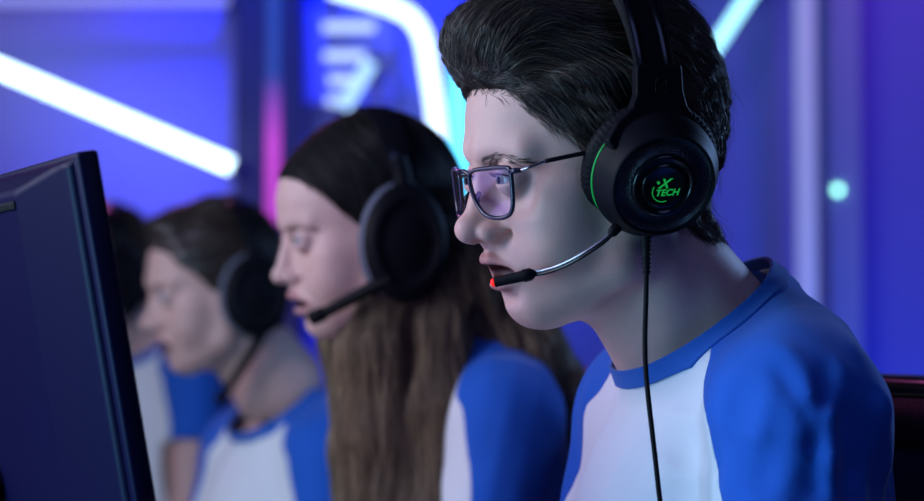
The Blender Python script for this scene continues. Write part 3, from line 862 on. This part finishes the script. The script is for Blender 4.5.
# ------------------------------------------------------------------ the other players
def merge(parts):
    b = 0; VV = []; FF = []; RV = []
    for v, f_, r in parts: VV.append(v); FF.append(f_+b); RV.append(r); b += len(v)
    return np.concatenate(VV), np.concatenate(FF), np.concatenate(RV)
def headset_far(fr, label, sc, boom, cup_c, oval, led=None, band=63, cs=1.0):
    """closed oval cups on a wide strap with a stout boom; boom: (px, py, l) points"""
    t = empty('headset', fr.w(np.array((0,0,60))*sc)); tag(t, label, 'headset', 'gaming headsets')
    k = .001*cs
    for sd in (1,-1):
        c = np.array([cup_c[0], cup_c[1]*sd, cup_c[2]])
        O = fr.w(c); A = fr.M @ np.array([0,sd,0.0]); X = fr.F
        def sq(mb):
            V = np.array(mb.V); d = V-O; d[:,2] *= oval; mb.V = [tuple(v) for v in d+O]; return mb
        mb = MB(); mb.lathe(O, A, X, [(h*k,r*k) for h, r in [(14,36),(15,40),(22,41),(27,38),(30,33),(30.5,30),(29,28.5),(29,20),(30,18),(30.3,.01)]], 48)
        cup = autosmooth(sq(mb).build('ear_cup', M['black_plastic'], t), 45)
        mb = MB(); mb.lathe(O, A, X, [(h*k,r*k) for h, r in [(0,26),(-2,32),(0,39),(5,43),(10,43),(14,39)]], 48, close=False); sq(mb).build('ear_cushion', M['cushion'], cup)
        if led is not None:
            mb = MB(); mb.lathe(O + A*.0301, A, X, [(0,.006),(.0006,.006),(.0006,.013),(0,.013)], 40, close=False); sq(mb).build('light_ring', led, cup)
        mb = MB(); p0 = c+np.array([0,16*sd,36*oval]); mb.tube(fr.w(spline([p0, p0+[3,0,22], np.array([cup_c[0]+8, 90*sc*sd, 88*sc])], 5)), [.010]*11, 10)
        mb.build('slider', M['black_plastic'], t)
    V, Fb = rect_band(fr, (cup_c[0]+4), 17, 7, 84*sc, 72*sc, band*sc, lean=8, taper=.8)
    autosmooth(mesh_obj('headband', V, Fb, M['black_gloss'], t), 50)
    P = spline([fr.loc(*b) for b in boom], 6); n = len(P)
    mb = MB(); mb.tube(fr.w(P), np.interp(np.linspace(0,1,n), [0,.6,1], [.0078,.0062,.0055]), 12)
    bo = mb.build('mic_boom', M['black_matte'], t)
    u = P[-1]-P[-3]; u /= np.linalg.norm(u)
    mb = MB(); mb.lathe(fr.w(P[-1]-u*8), fr.M@u, [0,0,1], [(-.007,.0055),(-.005,.0078),(.008,.0080),(.011,.0068),(.0125,.0035),(.0127,.0001)], 20); mb.build('microphone', M['leatherette'], bo)
    return t
M['cushion'] = mat('grey cushion fabric', (.11,.12,.17), .7, bump=.4, bscale=500)
M['blue_led'] = emit('blue cup light', (.03,.12,1), 1.2)

# --- the long-haired player
wom = Frame(379, 243, 2.31, 17); WS = .95
WH = dict(HEAD, nose=.9, nw=.76, brow=.6, jaw=.93, mouth=4.0, roll=.03, tip=(113,0,-37.5), bridge=(104.5,0,0), chin=(64,0,-91), chinr=(14,15,13),
          neck=[(-22,0,-36),(-84,0,-125)], neckr=(47,50), skr=(97,72,76))
WT = dict(TORSO, sh=(-92,122,-178), dr=44, chest=(-88,0,-285), chestr=(88,120,150), armN=[(-92,126,-184),(-30,170,-420),(205,140,-425)], armF=[(-92,126,-184),(-30,170,-420),(205,140,-425)])
wt = tframe(wom, 26, RING, WS, -12)
rw = empty('person', wt.w((-165,0,-690)))
tag(rw, 'person with long straight fair brown hair behind the player with glasses', 'person', 'players in blue and white raglan T-shirts')
_, ghw, WV, WF = body(wom, wt, WH, WT, rw, M['skin_woman'], 2.0, 6.0, WS)
for sd in (1,-1): eye(wom, WH, rw, sd, (1,-.05,-.08), WS)
brows(wom, WH, ghw, WV, WF, rw, WS, 200)
clothes(wt, WT, RING, rw, 5.0, lambda p: -2.0*RS(p)*.7 - .8*RS2(p), lambda V: seam_man(V) - 22, sc=WS)
RIPW = Rip(71, 8, (14,30), (1,1,6)); RIPW2 = Rip(72, 8, (7,12), (1,1,8))
def long_field(p):
    f, l, z = p; a = np.abs(l); q = [f, a, z]
    sk = head_field(p, WH) - 4.0
    sk = smin(sk, ell(q, (2,0,62), (96,76,88)), 14)
    zl = np.interp(f, [-110,-20,0,20,40,60,76,92,104,118], [-140,-120,-60,-6,18,34,47,58,66,72]).astype(np.float32)
    d = smax(sk, (zl - z)*.7, 6)
    # lengths: one lock in front of the near shoulder, a sheet down the back
    fr_ = chain([f, l*1.0, z], [(-30,62,10),(-2,62,-50),(22,50,-120),(12,48,-210),(-2,56,-330),(-10,60,-430)], [16,26,34,44,50,40], 20)
    fr2 = chain([f, l, z], [(-40,58,0),(-50,68,-90),(-48,74,-180),(-44,80,-300),(-40,80,-420)], [22,30,36,40,36], 20)
    bk = chain([f, a*.7, z], [(-50,20,20),(-92,20,-40),(-150,26,-115),(-205,30,-180),(-226,30,-300),(-232,30,-420)], [44,46,42,34,28,22], 24)
    ff = chain([f, l, z], [(20,-58,-20),(30,-52,-110),(10,-60,-230),(0,-64,-380)], [10,20,26,26], 20)
    ln = smin(smin(fr_, fr2, 10), smin(bk, ff, 8), 12)
    d = smin(d, ln, 12)
    return d + (2.0*RIPW(p) + 1.0*RIPW2(p))*np.clip((60-z)/90, .12, 1)
gw = Grid(long_field, (-265,-110,-470), (130,150,150), 3.0)
GV, GF = gw.mesh(2)
sv = np.clip((20-GV[:,2])/140, 0, 1)
hw_ = mesh_obj('hair', wom.w(GV*WS), GF, M['hair_mass'], rw, attrs={'strand': .02 + .42*sv})
def flow_long(P):
    f, l, z = P.T
    top = np.clip((z-20)/60, 0, 1)
    bk = np.clip((-f-40)/60, 0, 1)*np.clip((z+200)/60, 0, 1)
    return np.stack([-.55*top - .6*bk + .12*np.sin(z*.03+l*.1), .5*np.sign(l)*top + .1*np.sin(z*.04+f*.08), -1 + .25*top], 1)
if STR:
    R = scatter(GV, GF, int(8000*STR), 81)
    v, f_, r = strands(gw, R, flow_long, 12, 9, .32, .5, 3, .08, 3, 82)
    zz = np.clip((20-v[:,2])/140, 0, 1)
    mesh_obj('hair_strands', wom.w(v*WS), f_, M['hair_blond'], hw_, attrs={'strand': np.clip(r*(.10+.90*zz) + .25*zz, 0, 1)})
hs_w = headset_far(wom, 'bulky black headset with grey cushions worn by the long-haired player', WS,
    [(392,278,98),(368,290,86),(345,302,70),(328,311,58),(313,318,48)], (-4,70,-4), 1.38, cs=1.08, band=74)

# --- the two short-haired players further down the row
def far_player(fr, tf, H, T, label, hs_label, boom, led, qs, res, cup=(8,74,2)):
    r = empty('person', tf.w((-165,0,-690))); tag(r, label, 'person', 'players in blue and white raglan T-shirts')
    _, gh, V, F = body(fr, tf, H, T, r, M['skin_far'], 2.4*res, 7.0)
    for sd in (1,-1): eye(fr, H, r, sd, (1,-.05,-.08))
    brows(fr, H, gh, V, F, r, 1.0, 130)
    clothes(tf, T, T['ring'], r, 6.0, lambda p: -2.0*RS(p)*.7, seam_man)
    g = Grid(lambda p: quiff_field(p, H, qs), (-130,-100,-85), (150,100,185), 2.8*res)
    hv, hf = g.mesh(2)
    h = mesh_obj('hair', fr.w(hv), hf, M['hair_far'], r, attrs={'strand': .15+0*hv[:,0]})
    if STR:
        R = scatter(hv, hf, int(3500*STR), 91); v, f_, rv = strands(g, R, flow_man, 8, 5, .35, .5, 3, .15, 3, 92)
        mesh_obj('hair_strands', fr.w(v), f_, M['hair_far'], h, attrs={'strand': rv})
    headset_far(fr, hs_label, 1.0, boom, cup, 1.22, led, cs=1.15)
    return r
third = Frame(226, 298, 3.1, 22)
T3 = dict(TORSO)
far_player(third, tframe(third, 34, RING, 1.0, -52), dict(HEAD, roll=.03, brow=1.1), T3,
    'person with short brown hair and open mouth between the monitor and the long-haired player', 'black headset worn by the short-haired player beside the monitor',
    [(262,334,92),(250,354,84),(236,376,72),(226,392,60),(219,400,52)], None, .62, 1.0, (-16,74,2))
fourth = Frame(112, 282, 3.9, 22)
far_player(fourth, tframe(fourth, 38, RING, 1.0, 0), dict(HEAD, roll=0), T3,
    'person farthest down the row, mostly hidden behind the monitor', 'black headset with blue light ring on the farthest player',
    [(140,300,92),(120,325,80),(95,345,60),(80,352,50)], M['blue_led'], .5, 1.25)
# ------------------------------------------------------------------ camera
cd = bpy.data.cameras.new('camera'); co = bpy.data.objects.new('camera', cd); COL.objects.link(co); sc.camera = co
co.location = Vector(CAM); co.rotation_euler = (math.pi/2 + PITCH, 0, 0)
cd.sensor_width = 36; cd.lens = FP*36/924; cd.clip_start = .05
cd.dof.use_dof = True; cd.dof.focus_distance = 1.57; cd.dof.aperture_fstop = 85/20.0; cd.dof.aperture_blades = 0
sc.view_settings.view_transform = 'Standard'; sc.view_settings.look = 'None'; sc.view_settings.gamma = 1; sc.view_settings.exposure = 0
try:
    sc.cycles.use_denoising = True; sc.cycles.max_bounces = 8; sc.cycles.transparent_max_bounces = 12; sc.cycles.sample_clamp_indirect = 6
    sc.cycles.caustics_reflective = False; sc.cycles.caustics_refractive = False
except Exception: pass
w = bpy.data.worlds.new('world'); sc.world = w; w.use_nodes = True
w.node_tree.nodes['Background'].inputs[0].default_value = (.01,.015,.05,1); w.node_tree.nodes['Background'].inputs[1].default_value = .3

# ------------------------------------------------------------------ room shell
YB = 5.3
def struct(name, mb, m, smooth=False): return tag(mb.build(name, m, None, smooth), kind='structure')
x0, x1, y0, y1, zc = -3.6, 3.4, -2.2, YB, 2.9
struct('floor', MB().box(((x0+x1)/2,(y0+y1)/2,-.05),(x1-x0,y1-y0,.1)), M['floor'])
struct('ceiling', MB().box(((x0+x1)/2,(y0+y1)/2,zc+.05),(x1-x0,y1-y0,.1)), M['ceiling'])
struct('wall_back', MB().box(((x0+x1)/2,y1+.05,zc/2),(x1-x0,.1,zc)), M['wall'])
struct('wall_left', MB().box((x0-.05,(y0+y1)/2,zc/2),(.1,y1-y0,zc)), M['dark_panel'])
struct('wall_right', MB().box((x1+.05,(y0+y1)/2,zc/2),(.1,y1-y0,zc)), M['dark_panel'])
struct('wall_front', MB().box(((x0+x1)/2,y0-.05,zc/2),(x1-x0,.1,zc)), M['dark_panel'])
def lamp(name, kind, loc, energy, color, size=.3, aim=None, size_y=None, spot=None, blend=.6):
    L = bpy.data.lights.new(name, kind); L.energy = energy; L.color = color
    if kind == 'AREA':
        L.size = size
        if size_y: L.shape = 'RECTANGLE'; L.size_y = size_y
    else: L.shadow_soft_size = size
    if kind == 'SPOT': L.spot_size = math.radians(spot); L.spot_blend = blend
    o = bpy.data.objects.new(name, L); COL.objects.link(o); o.location = Vector(loc)
    if aim is not None: o.rotation_euler = (Vector(aim)-Vector(loc)).to_track_quat('-Z','Y').to_euler()
    return o
# ------------------------------------------------------------------ desk, monitor, chairs
def axes(yaw):
    a = math.radians(yaw); return np.array([[math.cos(a),-math.sin(a),0],[math.sin(a),math.cos(a),0],[0,0,1.0]])
DZ = .742
row = math.degrees(math.atan2(-.445, 1.48))            # the row runs away from the camera, drifting left
Rd = axes(-row)                                        # local y along the row
dc = man.w((480,0,0)) + Rd@np.array([0,1.3,0]); dc[2] = 0
t = empty('desk', dc); tag(t, 'long black desk running along the row of players', 'desk')
MB().box(dc+[0,0,DZ-.0125], (.66,3.9,.025), Rd, .004).build('desk_top', M['desk'], t)
for sy in (-1.85,0,1.85):
    MB().box(dc+Rd@np.array([0,sy,0])+[0,0,(DZ-.025)/2], (.56,.04,DZ-.025), Rd, .004).build('leg', M['desk'], t)
# monitor: near top corner of its back at pixel (88,150), distance 1.40
D0 = 1.40
a0 = at(76,152,D0)
hd = math.radians(26); dirp = np.array([-math.sin(hd), math.cos(hd), 0])         # along the width, away from the camera
nrm = np.array([math.cos(hd), math.sin(hd), 0])                                  # towards the player
tl = math.radians(10.3)
upv = np.array([-nrm[0]*math.sin(tl), -nrm[1]*math.sin(tl), math.cos(tl)]); nv = np.cross(dirp, upv); nv = nv if nv@nrm > 0 else -nv
W_, H_ = .54, .315
def mp(u, v, d): return a0 + dirp*u - upv*v + nv*d        # u along width, v down, d towards the screen
Rm = np.stack([dirp, nv, upv], 1)
t = empty('monitor', [*(mp(W_/2,H_,0.03)[:2]), DZ]); tag(t, 'dark computer monitor seen from behind at the left edge', 'monitor')
b = MB().box(mp(W_/2, H_/2, .0075), (W_, .015, H_), Rm, .003); fr_ = b.build('bezel', M['monitor_back'], t); autosmooth(fr_, 40)
# back shell: stepped bulge with a top bevel
s = MB()
def loop(i, d): return [mp(i,i*.4,d), mp(W_-i,i*.4,d), mp(W_-i,H_-.008,d), mp(i,H_-.008,d)]
L0 = loop(.009,0); L1 = loop(.0095,-.004)
L2 = [mp(.085,.017,-.022), mp(W_-.085,.017,-.022), mp(W_-.085,H_-.03,-.022), mp(.085,H_-.03,-.022)]
s.add(L0+L1+L2, [(0,1,5,4),(1,2,6,5),(2,3,7,6),(3,0,4,7),(4,5,9,8),(5,6,10,9),(6,7,11,10),(7,4,8,11),(8,9,10,11)])
sh = s.build('back_shell', M['monitor_back'], t, smooth=False)
bv = sh.modifiers.new('bevel','BEVEL'); bv.width = .006; bv.segments = 4
# slots under the top edge
for k in range(3):
    MB().box(mp(.085+.1*k+.035, .026, -.0222), (.07,.003,.006), Rm, .001).build('vent', M['black_matte'], sh)
MB().box(mp(.17,.0215,-.0226), (.05,.0022,.0032), Rm, .0008).build('slot_highlight', emit('slot highlight glow', (.55,.75,1), 2.0), sh)  # glowing bar stands in for the highlight beside the slots
sm = MB(); V = [mp(.008,.008,.0153), mp(W_-.008,.008,.0153), mp(W_-.008,H_-.016,.0153), mp(.008,H_-.016,.0153)]; sm.add(V, [(0,1,2,3)])
scr = bpy.data.materials.new('lit screen'); scr.use_nodes = True; M['screen'] = scr
nt = scr.node_tree; bs = nt.nodes['Principled BSDF']; bs.inputs['Base Color'].default_value = (.01,.01,.015,1); bs.inputs['Roughness'].default_value = .25
tc = nt.nodes.new('ShaderNodeTexCoord'); br = nt.nodes.new('ShaderNodeTexBrick'); br.inputs['Scale'].default_value = 9; br.inputs['Mortar Size'].default_value = .06
br.inputs['Color1'].default_value = (.75,.72,1,1); br.inputs['Color2'].default_value = (.30,.18,.85,1); br.inputs['Mortar'].default_value = (.03,.03,.16,1)
mpn = nt.nodes.new('ShaderNodeMapping'); mpn.inputs['Rotation'].default_value = (math.radians(90),0,math.radians(64))
nt.links.new(tc.outputs['Object'], mpn.inputs[0]); nt.links.new(mpn.outputs[0], br.inputs['Vector']); nt.links.new(br.outputs[0], bs.inputs['Emission Color']); bs.inputs['Emission Strength'].default_value = 3.0
so_ = sm.build('screen', scr, t, smooth=False)
nb_ = mp(W_/2, .22, -.03)
MB().tube([nb_, nb_-nv*.035+[0,0,-.02], np.array([nb_[0]-nv[0]*.04, nb_[1]-nv[1]*.04, DZ+.02])], [.022,.024,.03], 20).build('stand_neck', M['monitor_back'], t)
MB().lathe([nb_[0]-nv[0]*.03, nb_[1]-nv[1]*.03, DZ], [0,0,1], [1,0,0], [(0,.11),(.006,.112),(.010,.106),(.016,.03)], 40).build('stand_base', M['monitor_back'], t)
for k, (u, w) in enumerate(((.028,.02),(.06,.014))):
    MB().box(mp(u+.02,H_-.004,-.018), (w,.018,.02), Rm, .002).build('port_block', M['black_matte'], sh)

def chair(tf, label, sc=1.0):
    t = empty('gaming_chair', [*tf.w((-200,0,0))[:2], 0]); tag(t, label, 'chair', 'mesh-backed chairs of the players')
    zb = lambda Z: (Z - tf.O[2])*1000
    ZS = tf.w((0,0,-690))[2]
    R = tf.M
    B = lambda f, l, Z: np.array([*tf.w((f,l,0))[:2], Z])
    # seat
    MB().box(B(-130,0,ZS-.045), (.48,.50,.09), R, .035).build('seat', M['leatherette'], t)
    top = 1.0575
    # back frame: rounded rectangle tube round a mesh panel, slightly reclined and curved
    def bp(l, v):                                  # l in mm, v = 0 bottom .. 1 top
        return B(-255 - 22*v + (abs(l)/230)**2*26, l, ZS+.10 + (top-.012-ZS-.10)*v)
    ol = [(-232,.12),(-236,.5),(-238,.86),(-215,.975),(-150,1),(0,1),(150,1),(215,.975),(238,.86),(236,.5),(232,.12),(200,.02),(0,0),(-200,.02)]
    c = spline(ol, 5, True); pts = [bp(*q) for q in c]; pts += pts[:2]
    fm = MB(); fm.tube(pts, .0125, 10, cap=False); bf = fm.build('back_frame', M['black_gloss'], t)
    V = []; n, m = 24, 24
    for j in range(m+1):
        v = j/m; w = np.interp(v, [0,.05,.86,1], [195,226,234,200])
        for i in range(n+1): V.append(bp(-w + 2*w*i/n, v))
    Fm = [(j*(n+1)+i, j*(n+1)+i+1, (j+1)*(n+1)+i+1, (j+1)*(n+1)+i) for j in range(m) for i in range(n)]
    o = mesh_obj('back_mesh', V, Fm, M['seat_mesh'], t); so = o.modifiers.new('thickness','SOLIDIFY'); so.thickness = .004
    # padded band under the top bar
    V = []
    for j, v in enumerate((.90,.905,.985,.99)):
        for i in range(n+1): V.append(bp(-210+420*i/n, v) + R[:,0]*(.016 if j in (1,2) else .004))
    Fm = [(j*(n+1)+i, j*(n+1)+i+1, (j+1)*(n+1)+i+1, (j+1)*(n+1)+i) for j in range(3) for i in range(n)]
    mesh_obj('head_pad', V, Fm, M['leatherette'], t)
    MB().box(bp(40,.975)+R[:,0]*.015, (.006,.05,.007), R, .002).build('maker_tag', mat('magenta tag', (.5,.03,.2), .5, var=.1), bf)
    for sd in (1,-1):
        MB().tube([B(-230,sd*200,ZS+.16), B(-255,sd*150,ZS-.02), B(-180,sd*60,ZS-.07)], .014, 10).build('back_strut', M['black_plastic'], t)
    MB().tube([B(-165,0,ZS-.09), B(-165,0,.10)], [.03,.026], 16).build('gas_column', M['black_plastic'], t)
    for k in range(5):
        a = math.radians(72*k+20); e = B(-165,0,.075)+np.array([math.cos(a)*.29, math.sin(a)*.29, -.02])
        lg_ = MB().tube([B(-165,0,.10), e], [.026,.016], 10).build('leg', M['black_plastic'], t)
        MB().lathe(e+[0,-.012,-.028], [0,1,0], [1,0,0], [(0,.02),(.002,.026),(.022,.026),(.024,.02)], 20).build('caster', M['black_matte'], lg_)
    return t
chair(mt, 'black mesh-backed chair behind the player with glasses')
chair(wt, 'dark chair of the long-haired player')
# ------------------------------------------------------------------ light tubes and panels on the back wall
def tube_light(name, label, pts, Y, r, m, cat='light tube', group='lit tubes on the back wall', yb=None):
    yb = yb or YB
    P = [at(px, py, Y) for px, py in pts]
    t = empty(name, P[0]); tag(t, label, cat, group)
    MB().tube(P if len(P) == 2 else spline(P, 8), r, 14).build('diffuser', m, t)
    for p in (P[0], P[-1]):
        MB().box([p[0], (Y+yb)/2, p[2]], (.03,yb-Y,.03), None, .004).build('bracket', M['dark_panel'], t)
    return t
tube_light('light_tube', 'long white slanting light tube above the monitor', [(-60,43),(231,166)], 5.1, .019, emit('white tube', (.62,.88,1), 4.5))
tube_light('light_tube', 'bent white light tube above the long-haired player', [(330,-12),(395,8),(420,30),(430,75),(438,140),(444,240)], 5.12, .020, emit('pale tube', (.55,.75,1), 3.0))
tube_light('light_tube', 'upright cyan light tube beside the forehead of the player in front', [(459,30),(461,330)], 5.05, .022, emit('cyan tube', (.10,.62,1), 2.6))
tube_light('light_tube', 'short slanting light tube among the blurred sign rows', [(371,62),(343,108)], 5.0, .016, emit('blue white tube', (.35,.6,1), 1.6), yb=5.229)
tube_light('light_tube', 'pale slanting light tube behind the back of the foremost head', [(755,-14),(690,85)], 5.1, .015, emit('aqua tube', (.35,.85,1), 2.2))
tube_light('cove_strip', 'dim lilac strip along the top of the left wall', [(-60,1),(229,1)], 5.2, .012, emit('lilac strip', (.28,.30,.9), .9), 'light strip', None)
# sign with four short lit rows
sg = empty('lit_sign', at(348,55,5.2)); tag(sg, 'wall sign of blurred white lit rows above the long-haired player', 'sign')
MB().box(at(350,55,5.24), (.22,.02,.24), None, .004).build('sign_board', mat('blue board', (.16,.18,.58), .7, var=.05), sg)
for px, py, w_ in ((349,27,.125),(345,56,.10),(341,80,.06),(337,101,.05)):
    MB().box(at(px,py,5.22), (w_,.012,.022), None, .004).build('lit_row', emit('sign row', (.45,.6,1), 1.5), sg)
# dark column with a magenta to blue strip
def panel(name, label, px0, px1, Y, d, m, zt=2.9, cat='wall panel', kind=None):
    xa, xb = at(px0,200,Y)[0], at(px1,200,Y)[0]
    mb = MB().box(((xa+xb)/2, Y+d/2, zt/2), (xb-xa, d, zt), None, .004)
    o = mb.build(name, m, None, False, loc=((xa+xb)/2, Y, 0))
    return tag(o, label, cat, None, kind)
tag(panel('trim_1', None, 234, 300, 5.18, .12, M['dark_panel'], cat=None), kind='structure')
st = bpy.data.materials.new('magenta blue strip'); st.use_nodes = True; nt = st.node_tree; bs = nt.nodes['Principled BSDF']; bs.inputs['Base Color'].default_value = (.05,.03,.08,1)
tc = nt.nodes.new('ShaderNodeTexCoord'); sx = nt.nodes.new('ShaderNodeSeparateXYZ'); rp = nt.nodes.new('ShaderNodeValToRGB'); mr = nt.nodes.new('ShaderNodeMapRange')
nt.links.new(tc.outputs['Object'], sx.inputs[0]); nt.links.new(sx.outputs[2], mr.inputs[0]); mr.inputs[1].default_value = 1.2; mr.inputs[2].default_value = 2.0
nt.links.new(mr.outputs[0], rp.inputs[0]); e = rp.color_ramp.elements; e[0].color = (.55,.05,.55,1); e[0].position = .3; e[1].color = (.01,.05,.22,1); e[1].position = .66
q = rp.color_ramp.elements.new(.46); q.color = (.60,.06,.60,1)
nt.links.new(rp.outputs[0], bs.inputs['Emission Color']); bs.inputs['Emission Strength'].default_value = 1.05
panel('light_strip_panel', 'narrow upright strip glowing magenta to blue on the dark column', 266, 279, 5.16, .02, st, cat='light strip')
# pale upright posts on the right
panel('pale_post', 'pale grey upright post with added glow behind the player in front', 799, 817, 5.1, .05, mat('glowing pale post', (.75,.78,.82), .5, emis=(.40,.46,.75), estr=.3), cat='post')  # weak emission added to brighten the post
panel('grey_post', 'faint grey blue post at the right of the glowing pale post', 830, 862, 5.2, .05, mat('grey post', (.30,.36,.52), .5, var=.05), cat='post')
gl_ = MB(); p = at(838,190,5.193); gl_.lathe(p, [0,-1,0], [1,0,0], [(0,.009),(.006,.008),(.009,.0001)], 20)
tag(gl_.build('indicator_lamp', emit('green white indicator', (.35,1,.75), 5), None, True, loc=p), 'small round green-white lamp on the grey post', 'lamp')

# ------------------------------------------------------------------ unseen lamps added for the scene's lighting
kp = man.w((40,0,-70))
lamp('key_lamp', 'AREA', (-1.35,1.35,1.65), 15, (.77,.82,1), .7, kp)
lamp('blue_fill_lamp', 'AREA', (.9,-.1,2.4), 6, (.28,.36,1), 1.0, man.w((-60,100,-180)))
lamp('cyan_rim_lamp', 'AREA', (1.5,2.9,1.7), 13, (.28,.5,1), .5, man.w((-60,0,0)))
lamp('added_top_light', 'AREA', (-1.7,.8,2.7), 12, (.45,.45,1), .7, (-.1,1.7,1.1))  # added overhead to brighten the monitor's top bevel, hair and shoulders
lamp('added_cyan_fill', 'AREA', (-1.0,1.0,.98), 10, (.22,.66,1), .5, man.w((-20,20,-200)))  # added low on the left to brighten and cool the white shirt
lamp('pink_rim_lamp', 'AREA', (-.9,4.7,2.5), 6, (1,.2,.75), .5, wom.w((0,0,0)))
lamp('row_lamp', 'AREA', (-1.7,2.2,1.7), 9, (.70,.72,1), .7, third.w((0,0,-60)))
def wash(px, Z, y, e, col, ang, aim_py):
    x = at(px,200,5.2)[0]; a = at(px,aim_py,5.3)
    lamp('added_wall_spot', 'SPOT', (x, y, Z), e, col, .15, a, spot=ang, blend=.9)  # unseen spot added to tint the back wall in a gradient
wash(130, .25, 4.5, 105, (.30,.22,1), 42, 235)
wash(30, 2.75, 4.5, 14, (.8,.25,.5), 60, 70)
wash(215, 2.75, 4.6, 16, (.01,.2,1), 60, 40)
wash(340, 2.75, 4.4, 170, (.0,.02,1), 62, 70)
wash(400, .3, 4.4, 22, (.35,.15,1), 45, 130)
wash(740, 2.75, 4.2, 13, (.08,.14,1), 70, 120)
wash(900, .3, 4.3, 48, (.0,.09,1), 70, 330)
wash(960, 2.75, 4.4, 32, (.45,.07,1), 60, 60)
